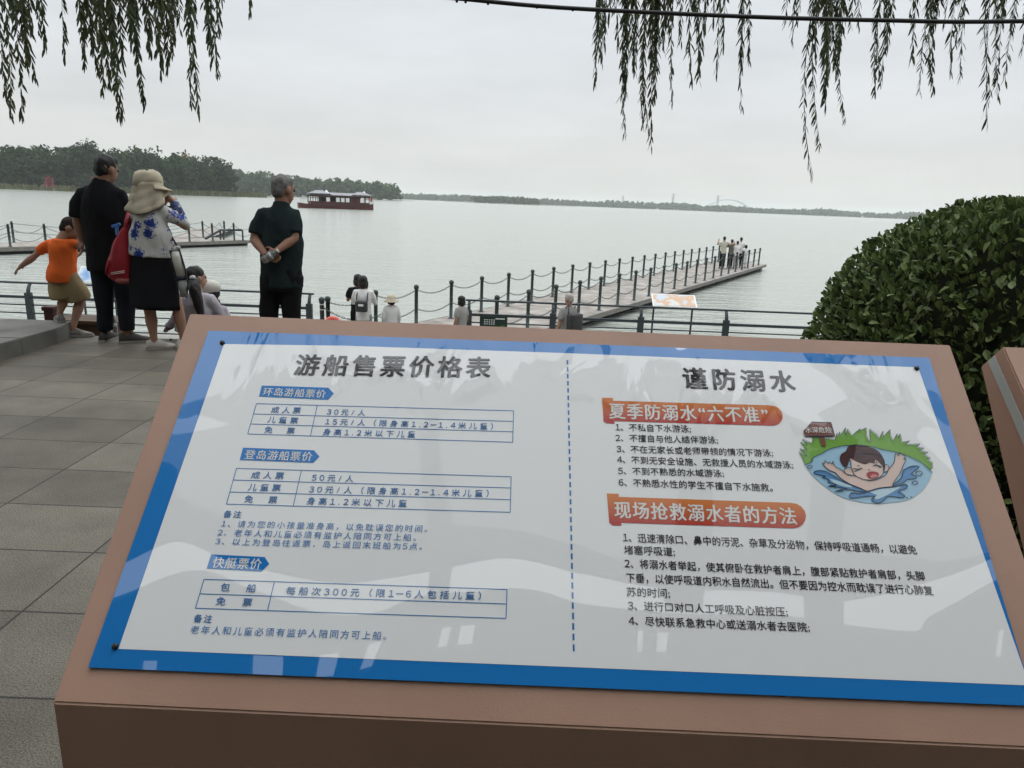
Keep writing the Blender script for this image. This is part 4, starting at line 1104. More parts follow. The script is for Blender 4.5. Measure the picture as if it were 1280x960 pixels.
M_BEIGE = cloth('beige_hat_cloth', (0.47, 0.415, 0.315), 0.08); M_DGREEN = cloth('dark_green_polo', (0.016, 0.024, 0.026))
M_WSHIRT = cloth('white_cotton', (0.66, 0.65, 0.64), 0.05); M_LILAC = cloth('pale_lilac_cotton', (0.42, 0.39, 0.43), 0.07)
M_GSHIRT = cloth('grey_shirt', (0.28, 0.275, 0.26)); M_CREAM = cloth('cream_shirt', (0.45, 0.43, 0.36)); M_OLIVE = cloth('olive_shirt', (0.13, 0.125, 0.095))
M_SHOE_D = mat('dark_grey_shoe', (0.06, 0.056, 0.052), 0.7, 0.2); M_SHOE_W = mat('off_white_shoe', (0.45, 0.42, 0.37), 0.6, 0.3, 0.2, 14)
M_SOLE = mat('pale_sole', (0.30, 0.28, 0.25), 0.7); M_SHOE_G = mat('grey_trainer', (0.18, 0.165, 0.15), 0.65, 0.3, 0.5, 18)
def floral():
    m = bpy.data.materials.new('white_floral_knit'); m.use_nodes = True; t = m.node_tree; b = t.nodes['Principled BSDF']; n = t.nodes.new; L = t.links.new
    b.inputs['Roughness'].default_value = 0.85; b.inputs['Specular IOR Level'].default_value = 0.15
    c = n('ShaderNodeTexCoord'); dn = n('ShaderNodeTexNoise'); dn.inputs['Scale'].default_value = 55; dn.inputs['Detail'].default_value = 5
    L(c.outputs['Object'], dn.inputs['Vector'])
    ad = n('ShaderNodeVectorMath'); ad.operation = 'MULTIPLY_ADD'; L(dn.outputs['Color'], ad.inputs[0]); ad.inputs[1].default_value = (0.11, 0.11, 0.11); L(c.outputs['Object'], ad.inputs[2])
    v = n('ShaderNodeTexVoronoi'); v.inputs['Scale'].default_value = 8.6; v.inputs['Randomness'].default_value = 0.75; L(ad.outputs[0], v.inputs['Vector'])
    r = n('ShaderNodeValToRGB'); e = r.color_ramp.elements
    e[0].position = 0.0; e[0].color = (0.012, 0.022, 0.10, 1); e[1].position = 0.47; e[1].color = (0.52, 0.51, 0.49, 1)
    x = r.color_ramp.elements.new(0.36); x.color = (0.03, 0.055, 0.24, 1); x = r.color_ramp.elements.new(0.42); x.color = (0.30, 0.32, 0.42, 1)
    L(v.outputs['Distance'], r.inputs[0]); L(r.outputs[0], b.inputs['Base Color'])
    return m
M_FLORAL = floral()

def ring(c, W_, D_, rx, ry, n=20, fold=0.0, ph=0.0):
    return [c + W_ * (rx * math.cos(t) * (1 + fold * math.sin(5 * t + ph))) + D_ * (ry * math.sin(t) * (1 + fold * math.sin(7 * t + ph))) for t in [2 * math.pi * k / n for k in range(n)]]
def torso(bm, J, infl, t0, t1, sl=1.0):
    a, b = J['hip'], J['neck']; ax = (b - a); L = ax.length; U_ = ax.normalized()
    W_ = (J['shR'] - J['shL']); sw = W_.length / 2; W_.normalize(); D_ = U_.cross(W_).normalized(); W_ = D_.cross(U_)
    g = J.get('girth', 1.0); hw = J.get('hipw', sw * 0.86); k = J['k']
    prof = [(-0.30, hw * 0.98, 0.118 * k), (-0.12, hw, 0.125 * k), (0.05, hw * 0.98, 0.122 * k), (0.28, hw * 0.93 * g, 0.115 * k * g), (0.52, max(hw, sw * 0.86) * 0.98 * g, 0.12 * k * g), (0.68, sw * 0.95, 0.122 * k), (0.80, sw * 0.93, 0.108 * k), (0.88, sw * 0.78, 0.09 * k), (0.95, sw * 0.52, 0.074 * k), (1.0, sw * 0.36, 0.064 * k), (1.05, 0.062 * k, 0.06 * k)]
    bend = J.get('bend', 0.0)
    rings = []
    def ev(t):
        for p, q in zip(prof, prof[1:]):
            if p[0] <= t <= q[0]:
                f = (t - p[0]) / (q[0] - p[0]); return p[1] + (q[1] - p[1]) * f, p[2] + (q[2] - p[2]) * f
        return prof[-1][1:] if t > 1 else prof[0][1:]
    n = 14
    for i in range(n + 1):
        t = t0 + (t1 - t0) * i / n
        rx, ry = ev(t)
        c = a + ax * t - D_ * (bend * math.sin(math.pi * min(max(t, 0), 1)))
        rings.append(ring(c, W_, D_, rx + infl, ry + infl))
    loft(bm, rings)
    return U_, W_, D_
def hand(bm, wr, dr, pn, k=1.0, curl=0.5, fr=0.0085):
    dr = dr.normalized(); pn = (pn - dr * pn.dot(dr)).normalized(); sd_ = dr.cross(pn)
    rot = Matrix((sd_, dr, pn)).transposed()
    ball(bm, wr + dr * 0.045 * k, (0.038 * k, 0.052 * k, 0.017 * k), 12, rot)
    for i, L in enumerate((0.066, 0.076, 0.071, 0.055)):
        o = wr + dr * 0.082 * k + sd_ * ((i - 1.5) * 0.0195 * k)
        d1 = (dr + pn * curl * 0.5).normalized(); d2 = (dr + pn * curl * 1.5).normalized(); d3 = (dr + pn * curl * 2.6).normalized()
        p1 = o + d1 * L * 0.45 * k; p2 = p1 + d2 * L * 0.32 * k; p3 = p2 + d3 * L * 0.25 * k
        tube(bm, [o - dr * 0.03 * k, o, p1, p2, p3], [fr * k, fr * k, fr * 0.95 * k, fr * 0.9 * k, fr * 0.8 * k], 8, True)
    o = wr + dr * 0.028 * k + sd_ * (-0.032 * k)
    tube(bm, [o + sd_ * 0.012, o + (dr * 0.5 - sd_ * 0.6 + pn * 0.35).normalized() * 0.035 * k, o + (dr * 0.75 - sd_ * 0.45 + pn * 0.5).normalized() * 0.062 * k], [0.0115 * k, 0.0105 * k, 0.0085 * k], 8, True)
def shoe(parent, an, toe, m, sole, k=1.0, w=0.045):
    f = V((toe.x - an.x, toe.y - an.y, 0)); f.normalize(); s = V((f.y, -f.x, 0)); gz = min(an.z, toe.z) - 0.0
    base = V((an.x, an.y, toe.z)); L = 0.27 * k
    rings = []
    for t, ww, h in ((-0.27, 0.5, 0.05), (-0.25, 0.8, 0.085), (-0.12, 0.92, 0.10), (0.05, 0.92, 0.105), (0.22, 0.96, 0.085), (0.42, 1.06, 0.062), (0.6, 1.0, 0.05), (0.70, 0.72, 0.042), (0.74, 0.35, 0.03)):
        c = base + f * (t * L); hw = w * k * ww
        rings.append([c + s * (hw * math.cos(a)) + V((0, 0, 0.018 * k + max(0, math.sin(a)) * (h * k - 0.018 * k))) for a in [2 * math.pi * i / 14 for i in range(14)]])
    bm = NB(); loft(bm, rings); bmesh.ops.recalc_face_normals(bm, faces=bm.faces[:]); so_ = obj('shoe', bm, m, parent, True)
    bm = NB(); pts = []
    for t, ww in ((-0.29, 0.5), (-0.2, 0.95), (0, 1.0), (0.2, 1.02), (0.42, 1.12), (0.6, 1.05), (0.72, 0.75), (0.76, 0.3)):
        pts.append((t, ww))
    out = [base + f * (t * L) + s * (w * k * ww) for t, ww in pts] + [base + f * (t * L) - s * (w * k * ww) for t, ww in reversed(pts)]
    loft(bm, [[p + V((0, 0, z)) for p in out] for z in (0.001, 0.024 * k)]); bmesh.ops.recalc_face_normals(bm, faces=bm.faces[:])
    obj('sole', bm, sole, so_)

def person(label, loc, J, st, group=None):
    """J: joints in local metres; the body is one skinned surface, clothes and hair its children"""
    root = thing('person', label, 'person', loc, J.get('rz', 0.0), group)
    k = J['k'] = J.get('k', 1.0); vox = st.get('vox', 0.009); vc = st.get('voxc', 0.012); fine = st.get('fine', True)
    arm = st.get('arm', 1.0); sm = st.get('slim', 1.0)
    # ---- body
    bm = NB()
    U_, W_, D_ = torso(bm, J, -0.012, -0.14 if J.get('sit') is None else -0.1, 1.05)
    hd = J['head']; fd = J['face'].normalized(); upv = (hd - J['neck']).normalized(); upv = (upv * 0.5 + V((0, 0, 1)) * J.get('upright', 0.5)).normalized()
    fd = (fd - upv * fd.dot(upv)).normalized(); sd_ = fd.cross(upv)
    rot = Matrix((sd_, fd, upv)).transposed()
    H = lambda x, y, z: hd + (sd_ * x + fd * y + upv * z) * k
    ball(bm, H(0, -0.012, 0.022), (0.076 * k, 0.096 * k, 0.098 * k), 20, rot)
    ball(bm, H(0, 0.022, -0.035), (0.060 * k, 0.070 * k, 0.078 * k), 18, rot)
    ball(bm, H(0, 0.05, -0.088), (0.030 * k, 0.028 * k, 0.022 * k), 10, rot)
    tube(bm, [H(0, 0.085, 0.012), H(0, 0.104, -0.022), H(0, 0.100, -0.034)], [0.010 * k, 0.014 * k, 0.012 * k], 8, True)
    for s in (-1, 1):
        ball(bm, H(s * 0.078, -0.012, -0.008), (0.013 * k, 0.022 * k, 0.032 * k), 10, rot)
        ball(bm, H(s * 0.030, 0.078, 0.024), (0.022 * k, 0.012 * k, 0.008 * k), 8, rot)
    tube(bm, [J['neck'] - upv * 0.05 * k, J['neck'].lerp(H(0, -0.02, -0.05), 0.5), H(0, -0.02, -0.05)], [0.062 * k, 0.056 * k, 0.057 * k], 12, True)
    for s in 'LR':
        sh, el, wr = J['sh' + s], J['el' + s], J['wr' + s]
        tube(bm, [J['neck'].lerp(sh, 0.45) - U_ * 0.035 * k, sh.lerp(J['neck'], 0.14) - U_ * 0.022 * k, sh.lerp(el, 0.5), el], [0.034 * k, 0.046 * k * sm, 0.045 * k * arm * sm, 0.039 * k * arm * sm], 12, True)
        tube(bm, [el, el.lerp(wr, 0.3), wr, wr + (wr - el).normalized() * 0.02], [0.039 * k * arm, 0.040 * k * arm, 0.027 * k, 0.026 * k], 12, True)
        hdir = J.get('hd' + s, wr - el)
        hand(bm, wr, hdir, J.get('pn' + s, V((0, -1, 0.2))), k, J.get('curl', 0.45))
        if 'kn' + s in J:
            hp = J['hip'] + W_ * ((1 if s == 'R' else -1) * min(0.088 * k, 0.5 * J.get('hipw', 0.17))); kn, an = J['kn' + s], J['an' + s]
            tube(bm, [hp, hp.lerp(kn, 0.5), kn], [min(0.078 * k, 0.40 * J.get('hipw', 0.17)), 0.07 * k, 0.053 * k], 12, True)
            tube(bm, [kn, kn.lerp(an, 0.3), kn.lerp(an, 0.75), an], [0.052 * k, 0.056 * k, 0.036 * k, 0.034 * k], 12, True)
            if st.get('shoe') is None: tube(bm, [an, J['toe' + s]], [0.035 * k, 0.03 * k], 8, True)
            else: tube(bm, [an, V((an.x, an.y, J['toe' + s].z + 0.05 * k))], [0.034 * k, 0.034 * k], 8, True)
    me = baked(bm, [('REMESH', dict(mode='VOXEL', voxel_size=vox, use_smooth_shade=True)), ('SMOOTH', dict(iterations=2, factor=0.5))])
    body = obj_me('body', me, st['skin'], root)
    if fine:
        for s in (-1, 1):
            bm = NB(); ball(bm, H(s * 0.031, 0.083, 0.010), (0.012 * k, 0.008 * k, 0.008 * k), 10, rot); obj('eye', bm, M_EYE, root, True)
        bm = NB(); ball(bm, H(0, 0.088, -0.058), (0.024 * k, 0.008 * k, 0.008 * k), 10, rot); obj('mouth', bm, M_LIP, root, True)
    # ---- shirt
    bm = NB(); inf = st.get('inf', 0.012)
    torso(bm, J, inf, st.get('hem', -0.2), 0.99)
    if st.get('collar'):
        tube(bm, [J['neck'] - upv * 0.035 * k, J['neck'] + upv * 0.022 * k], [0.076 * k, 0.068 * k], 16)
    for s in 'LR':
        sh, el, wr = J['sh' + s], J['el' + s], J['wr' + s]
        if st['sleeve'] == 'long':
            tube(bm, [J['neck'].lerp(sh, 0.45) - U_ * 0.03 * k, sh.lerp(J['neck'], 0.12) - U_ * 0.018 * k, sh.lerp(el, 0.5), el, el.lerp(wr, 0.5), el.lerp(wr, 0.93)], [0.05 * k, 0.064 * k, 0.058 * k, 0.052 * k, 0.046 * k, 0.038 * k], 14, True)
        else:
            e2 = sh.lerp(el, st.get('slv', 0.72))
            tube(bm, [J['neck'].lerp(sh, 0.45) - U_ * 0.03 * k, sh.lerp(J['neck'], 0.12) - U_ * 0.018 * k, sh.lerp(e2, 0.5), e2], [0.05 * k, 0.066 * k * sm, 0.070 * k * sm, 0.069 * k * sm], 14)
    me = baked(bm, [('REMESH', dict(mode='VOXEL', voxel_size=vc, use_smooth_shade=True)), ('SMOOTH', dict(iterations=3, factor=0.5))], (0.016 * k, 8.0, 0.5) if fine else None)
    if fine:
        for v in me.vertices:
            p = v.co; v.co = p + v.normal * (0.010 * (0.35 - abs(noise.noise(V((p.x * 15, p.y * 15, p.z * 9 + 5 + p.x * 6))))))
    obj_me('shirt', me, st['shirt'], root)
    # ---- legs
    if st.get('bottom') in ('trousers', 'shorts'):
        bm = NB(); torso(bm, J, 0.010, -0.22 if J.get('sit') is None else -0.1, 0.12)
        for s, sg in (('L', -1), ('R', 1)):
            hp = J['hip'] + W_ * (sg * min(0.088 * k, 0.5 * J.get('hipw', 0.17))); kn, an = J['kn' + s], J['an' + s]
            if st['bottom'] == 'trousers':
                tube(bm, [hp, hp.lerp(kn, 0.5), kn, kn.lerp(an, 0.5), an + (kn - an) * 0.04], [0.100 * k, 0.092 * k, 0.077 * k, 0.070 * k, 0.068 * k], 14)
            else:
                e2 = hp.lerp(kn, st.get('short', 0.95)); tube(bm, [hp, hp.lerp(e2, 0.5), e2], [0.094 * k, 0.113 * k, 0.130 * k], 14)
        me = baked(bm, [('REMESH', dict(mode='VOXEL', voxel_size=vc, use_smooth_shade=True)), ('SMOOTH', dict(iterations=3, factor=0.5))], (0.017 * k, 9.0, 0.6) if fine else None)
        obj_me(st['bottom'], me, st['legs'], root)
    elif st.get('bottom') == 'skirt':
        bm = NB(); a = J['hip'] + U_ * 0.10 * k; zl = st['skirt_z']; rings = []
        for i in range(13):
            t = i / 12; c = V((a.x, a.y, a.z + (zl - a.z) * t)); f = 0.05 * t
            rings.append(ring(c, W_, V((-W_.y, W_.x, 0)), (J.get('hipw', 0.17) + 0.012) * (0.90 + 0.20 * min(1, t * 2.2) + 0.07 * t), (0.112 + 0.04 * t) * k * (1 + 0.15 * t), 44, f, 1.0))
        loft(bm, rings); bmesh.ops.recalc_face_normals(bm, faces=bm.faces[:]); obj('skirt', bm, st['legs'], root, True)
    if st.get('shoe') is not None:
        for s in 'LR':
            if 'an' + s in J: shoe(root, J['an' + s], J['toe' + s], st['shoe'], st.get('sole', M_SOLE), k)
    # ---- hair
    hb = NB(); hs = st.get('hair')
    if hs:
        if hs == 'short':
            ball(hb, H(0, -0.019, 0.036), (0.0785 * k, 0.0945 * k, 0.092 * k), 24, rot); ball(hb, H(0, -0.048, -0.008), (0.068 * k, 0.062 * k, 0.07 * k), 20, rot); ball(hb, H(0, 0.028, 0.078), (0.062 * k, 0.052 * k, 0.042 * k), 16, rot)
        elif hs == 'bob':
            ball(hb, H(0, -0.02, 0.04), (0.092 * k, 0.106 * k, 0.096 * k), 22, rot); ball(hb, H(0, -0.045, -0.05), (0.096 * k, 0.075 * k, 0.10 * k), 20, rot)
            for s in (-1, 1): ball(hb, H(s * 0.075, 0.015, -0.05), (0.026 * k, 0.045 * k, 0.085 * k), 12, rot)
            ball(hb, H(0, 0.06, 0.07), (0.066 * k, 0.035 * k, 0.035 * k), 12, rot)
        elif hs == 'pony':
            ball(hb, H(0, -0.022, 0.045), (0.086 * k, 0.100 * k, 0.086 * k), 22, rot); ball(hb, H(0, -0.05, 0.0), (0.080 * k, 0.064 * k, 0.078 * k), 18, rot)
            ps = [V(p) for p in st['pony']]; n = len(ps)
            tube(hb, smooth3(ps), [0.03 + 0.028 * math.sin(math.pi * min(1, 0.2 + 0.8 * i / (3 * n - 3))) * (1 - 0.35 * i / (3 * n - 3)) for i in range(3 * n - 2)], 14, True)
        me = baked(hb, [('REMESH', dict(mode='VOXEL', voxel_size=min(vox, 0.010), use_smooth_shade=True)), ('SMOOTH', dict(iterations=2, factor=0.5))], (0.008 * k, 30.0, 0.5))
        obj_me('hair', me, st['hairm'], root)
    else: hb.free()
    J['H'] = H; J['rot'] = rot; J['axes'] = (U_, W_, D_)
    return root
def smooth3(pts, k=3):
    out = []; n = len(pts)
    for i in range(n - 1):
        p0, p1, p2, p3 = (pts[max(i - 1, 0)], pts[i], pts[i + 1], pts[min(i + 2, n - 1)])
        for j in range(k):
            t = j / k
            out.append(0.5 * (2 * p1 + (p2 - p0) * t + (2 * p0 - 5 * p1 + 4 * p2 - p3) * t * t + (3 * p1 - p0 - 3 * p2 + p3) * t ** 3))
    return out + [pts[-1]]

# ---- man in black
Y0 = 6.72; o = onz(150, 427, 0); O = V((o.x, Y0, 0))
P = lambda x, y, dy=0.0: at(x, y, Y0 + dy) - O
fl = V((P(133, 426).x, 0, 0.0)); fr_ = V((P(165, 426).x, -0.03, 0.0))
J = dict(k=1.06, head=P(133.5, 212, 0.03), face=V((0.34, 0.92, -0.35)), neck=P(127.5, 229, -0.01), shL=P(101, 241), shR=P(151, 241, 0.0), elL=P(96.5, 277, -0.01), wrL=P(103, 301, 0.02), elR=P(157, 276, 0.05), wrR=P(159, 268, 0.30),
         hip=P(136, 318), hipw=0.185, girth=1.1, knL=P(130, 372, -0.02), anL=fl + V((0, 0, 0.10)), knR=P(157, 372, -0.01), anR=fr_ + V((-0.02, 0.0, 0.10)), toeL=fl + V((-0.01, 0.2, 0)), toeR=fr_ + V((0.17, 0.09, 0)), hdL=V((-0.1, -0.1, -0.9)), pnL=V((-0.6, -0.5, 0.2)))
man = person('man in black polo and dark trousers seen from behind, holding the boy\'s hand', O, J, dict(skin=M_SKIN2, shirt=M_BLACK, sleeve='short', slv=0.85, bottom='trousers', legs=M_NAVY, shoe=M_SHOE_D, hair='short', hairm=M_HAIR, collar=True, hem=-0.24, inf=0.02))
# ---- boy in orange, standing on the kerb
Y1 = 6.86; o = at(85, 412, Y1); O = V((o.x, Y1, 0.0))
P = lambda x, y, dy=0.0: at(x, y, Y1 + dy) - O
J = dict(k=0.86, head=P(92, 286, 0.05), face=V((0.85, 0.35, -0.55)), upright=0.35, neck=P(81, 298, 0.0), shL=P(67, 303, 0.0), shR=P(92.5, 304, 0.0), elL=P(45, 322, 0.0), wrL=P(31.5, 332, 0.02), elR=P(99.5, 308, 0.03), wrR=P(104.5, 297, 0.07),
         hip=P(81.5, 341), hipw=0.100, girth=0.98, bend=-0.015, knL=P(83, 375, 0.03), anL=P(80, 402, 0.0), knR=P(104, 377, 0.08), anR=P(95, 408, 0.0), toeL=V((P(72, 408, 0).x, 0.08, 0.147)), toeR=V((P(104, 419, 0).x, 0.02, 0.004)), hdL=V((-0.8, 0.1, -0.6)), pnL=V((0.3, 0.3, -0.8)), curl=0.35)
J['anL'].z = 0.147 + 0.085; J['anR'].z = 0.10
boy = person('boy in orange t-shirt and khaki shorts stretching out one arm', O, J, dict(skin=M_SKIN, shirt=M_ORANGE, sleeve='short', slv=0.62, bottom='shorts', short=0.92, legs=M_KHAKI, shoe=M_SHOE_G, hair='short', hairm=M_CROP, hem=-0.26, inf=0.024, slim=0.82, vox=0.008))
boy.location.x -= 0.03
# ---- woman in the sun hat
Y2 = 6.45; o = onz(205, 432, 0); O = V((o.x, Y2, 0))
P = lambda x, y, dy=0.0: at(x, y, Y2 + dy) - O
a1 = V((P(193, 430).x, 0, 0)); a2 = V((P(226, 430).x, 0.06, 0))
J = dict(k=0.96, head=P(187, 237, 0.03), face=V((0.55, 0.8, -0.1)), neck=P(187, 256, -0.01), shL=P(170, 262), shR=P(205, 263), elL=P(172, 286, 0.24), wrL=P(196, 262, 0.30), elR=P(231, 282, 0.06), wrR=P(218, 254, 0.14),
         hip=P(189, 327), hipw=0.172, girth=0.98, knL=P(188, 392, 0.0), anL=a1 + V((0, 0, 0.09)), knR=P(222, 384, 0.03), anR=a2 + V((0, 0, 0.09)), toeL=a1 + V((0.12, 0.06, 0)), toeR=a2 + V((0.1, 0.12, 0)), hdR=V((-0.75, 0.3, 0.55)), pnR=V((-0.3, 0.6, -0.5)))
hatw = person('woman in beige sun hat, white and blue floral top and black skirt', O, J, dict(skin=M_SKIN, shirt=M_FLORAL, sleeve='long', bottom='skirt', legs=M_BLACK, shoe=M_SHOE_W, skirt_z=P(190, 384).z, hair='bob', hairm=M_HAIR, hem=0.10, inf=0.020))
H = J['H']; rot = J['rot']
# hat: crown, brim and neck flap
sd_, fd, upv = (Matrix(rot).transposed()[i] for i in range(3))
hat = NB()
cb = H(0, -0.01, 0.045)
rings = []
for rr, z in ((0.112, -0.02), (0.113, 0.03), (0.108, 0.065), (0.094, 0.095), (0.06, 0.112), (0.015, 0.116)):
    rings.append([cb + (sd_ * math.cos(t) * rr * (1 + 0.03 * math.sin(3 * t + z * 40)) + fd * math.sin(t) * (rr + 0.012) + upv * (z + 0.009 * math.sin(2 * t + 1) + 0.006 * math.sin(5 * t + z * 60))) for t in [2 * math.pi * i / 28 for i in range(28)]])
loft(hat, rings)
crown = obj('sun_hat', hat, M_BEIGE, hatw, True)
bm = NB(); n = 18
inner_, outer_ = [], []
for i in range(n + 1):
    t = R(-100 + 200 * i / n); d = fd * math.cos(t) + sd_ * math.sin(t)
    w = 0.085 * (math.cos(t * 0.9) * 0.6 + 0.4)
    inner_.append(cb + d * 0.112 + upv * -0.005); outer_.append(cb + d * (0.118 + max(w, 0.004)) + upv * (-0.03 - 0.02 * abs(math.sin(t))))
top_, bot_ = [bm.verts.new(p) for p in inner_ + outer_], [bm.verts.new(p - upv * 0.006) for p in inner_ + outer_]
m_ = n + 1
for i in range(n):
    bm.faces.new((top_[i], top_[i + 1], top_[m_ + i + 1], top_[m_ + i])); bm.faces.new((bot_[i + 1], bot_[i], bot_[m_ + i], bot_[m_ + i + 1]))
    bm.faces.new((top_[m_ + i], top_[m_ + i + 1], bot_[m_ + i + 1], bot_[m_ + i]))
bmesh.ops.recalc_face_normals(bm, faces=bm.faces[:]); obj('brim', bm, M_BEIGE, crown, True)
bm = NB(); cols = []
back = V((-0.25, -1, 0)).normalized(); sidev = V((1, -0.25, 0)).normalized()
for i in range(29):
    t = R(-112 + 224 * i / 28); d = back * math.cos(t) + sidev * math.sin(t); col = []
    ct = math.cos(t * 0.72)
    for j in range(11):
        s = j / 10
        out_ = 0.113 + 0.075 * s ** 1.3 * (0.75 + 0.25 * math.cos(t)) + 0.018 * math.sin(i * 0.9) * s + 0.009 * math.sin(i * 2.1 + j * 0.8) * s + 0.006 * math.sin(j * 1.9 + i * 0.4)
        zz = 0.02 - (0.06 + 0.215 * max(0.12, ct)) * s
        col.append(cb + d * out_ + V((0, 0, zz)))
    cols.append(col)
vv = [[bm.verts.new(p) for p in c] for c in cols]
for a_, b_ in zip(vv, vv[1:]):
    for j in range(10): bm.faces.new((a_[j], b_[j], b_[j + 1], a_[j + 1]))
fl_ = obj('neck_flap', bm, M_BEIGE, crown, True)
md = fl_.modifiers.new('cloth', 'SOLIDIFY'); md.thickness = 0.004
bm = NB(); tube(bm, [c[-1] + V((0, 0, -0.002)) for c in cols], 0.005, 6); obj('hem_binding', bm, mat('dark_binding', (0.05, 0.035, 0.025), 0.8), crown)
bm = NB(); ph = P(207, 262, 0.33); box(bm, ph, (0.14, 0.012, 0.07), bev=0.004)
ob = obj('phone', bm, mat('phone_black', (0.01, 0.01, 0.012), 0.25), None); ob.location = O; tag(ob, 'dark phone held up in front of the woman in the sun hat', 'phone')
# navy cuffs of the floral sleeves
U_, W_, D_ = J['axes']
bm = NB(); e, w = J['elR'], J['wrR']; tube(bm, [e.lerp(w, 0.42), e.lerp(w, 0.7), e.lerp(w, 0.98)], [0.048, 0.045, 0.042], 14); obj('cuff', bm, mat('navy_cuff', (0.02, 0.03, 0.11), 0.85, 0.1, 0.6, 20, col2=(0.2, 0.22, 0.32)), hatw, True)
# red drawstring bag hanging from the man's arm
Yb = 6.42; ob_ = at(152, 356, Yb)
bag = thing('drawstring_bag', 'red drawstring backpack with pale stripe hanging between man and woman', 'bag', ob_)
Q = lambda x, y, dy=0.0: at(x, y, Yb + dy) - ob_
bm = NB(); rings = []
for xl, xr, y, dp in ((155, 158.5, 283, 0.015), (150, 160, 290, 0.035), (143, 163, 303, 0.06), (138, 165.5, 318, 0.075), (134, 167, 332, 0.085), (134, 167, 344, 0.08), (142, 167.5, 351, 0.07), (150, 167, 355, 0.045)):
    l_, r_ = Q(xl, y), Q(xr, y); c = (l_ + r_) / 2; hw = (r_ - l_).length / 2
    rings.append([c + V((hw * math.cos(t) * (1 + 0.05 * math.sin(6 * t)), dp * math.sin(t) * (1 + 0.06 * math.sin(5 * t)), 0)) for t in [2 * math.pi * i / 24 for i in range(24)]])
loft(bm, rings); bmesh.ops.recalc_face_normals(bm, faces=bm.faces[:])
me = baked(bm, [('SUBSURF', dict(levels=2))], (0.010, 14, 0.4)); obj_me('pouch', me, mat('red_nylon', (0.27, 0.014, 0.022), 0.55, 0.3, 0.15, 5, 0.3, 90), bag)
bm = NB(); tube(bm, [Q(157, 285), Q(159, 275, 0.06), Q(160.5, 266, 0.14), Q(160, 262, 0.24)], [0.020, 0.022, 0.018, 0.014], 8); tube(bm, [Q(161, 292, 0.02), Q(163, 276, 0.1), Q(162, 264, 0.2)], 0.010, 8); obj('strap', bm, MATS['red_nylon'], bag, True)
bm = NB(); tube(bm, [Q(136, 325, -0.075), Q(133.5, 335, -0.08), Q(133, 343, -0.07)], 0.011, 8); obj('drawcord', bm, MATS['red_nylon'], bag, True)
bm = NB()
for y, s_ in ((338.5, 0), (340.5, 0)): tube(bm, [Q(139, y + 2.6, -0.079), Q(147, y + 1.4, -0.100), Q(155.5, y, -0.098)], 0.0045, 6)
obj('stripe', bm, mat('reflective_stripe', (0.5, 0.42, 0.4), 0.5), bag, True)
bm = NB(); ym = 350; c = Q(156, 350, 0); ball(bm, c + V((0, -0.02, -0.0)), (0.075, 0.062, 0.035), 14); obj('base_patch', bm, mat('faded_red_nylon', (0.25, 0.07, 0.06), 0.7), bag, True)
bm = NB(); q0 = Q(145, 284, 0.06); tube(bm, [Q(146.5, 294, 0.05), Q(146, 283, 0.06)], [0.012, 0.016], 10); bar(bm, Q(140, 283.5, 0.06), Q(150, 280, 0.06), 0.03, 0.026, 0.008)
ob = obj('toy_handle', bm, mat('blue_plastic', (0.06, 0.19, 0.50), 0.4, 0.5), None); ob.location = ob_; tag(ob, 'small blue plastic handle poking out of the red bag', 'toy')
# flask on a strap
Yf = 6.40; of = at(230, 372, Yf)
fk = thing('water_flask', 'white and grey water flask slung beside the black skirt', 'flask', of)
Q = lambda x, y, dy=0.0: at(x, y, Yf + dy) - of
bm = NB(); tube(bm, [Q(219.5, 315), Q(221, 322), Q(226.5, 345.5)], [0.036, 0.042, 0.042], 18); obj('body', bm, mat('flask_white', (0.52, 0.52, 0.46), 0.35, 0.5), fk, True)
bm = NB(); tube(bm, [Q(218, 308), Q(219.3, 314.5)], [0.027, 0.031], 16); ball(bm, Q(222, 309.5), (0.028, 0.02, 0.018), 10); obj('lid', bm, mat('flask_lid', (0.42, 0.41, 0.38), 0.5), fk, True)
bm = NB(); tube(bm, [Q(226.4, 345), Q(227.3, 349.5)], [0.0445, 0.0445], 18); obj('band', bm, mat('navy_band', (0.015, 0.02, 0.045), 0.6), fk, True)
bm = NB(); tube(bm, [Q(227.3, 349.5), Q(230.5, 371)], [0.038, 0.033], 18); obj('sleeve', bm, mat('grey_sleeve', (0.22, 0.22, 0.21), 0.7), fk, True)
bm = NB(); tube(bm, [Q(233, 372, 0), Q(235, 356, -0.01), Q(231, 335, -0.01), Q(224, 312, 0), Q(217, 300, 0.06), Q(210, 288, 0.1)], 0.009, 6); tube(bm, [Q(222, 352, -0.03), Q(217, 330, -0.02), Q(213, 313, 0.0)], 0.012, 6); obj('strap', bm, mat('dark_strap', (0.03, 0.03, 0.035), 0.7), fk, True)
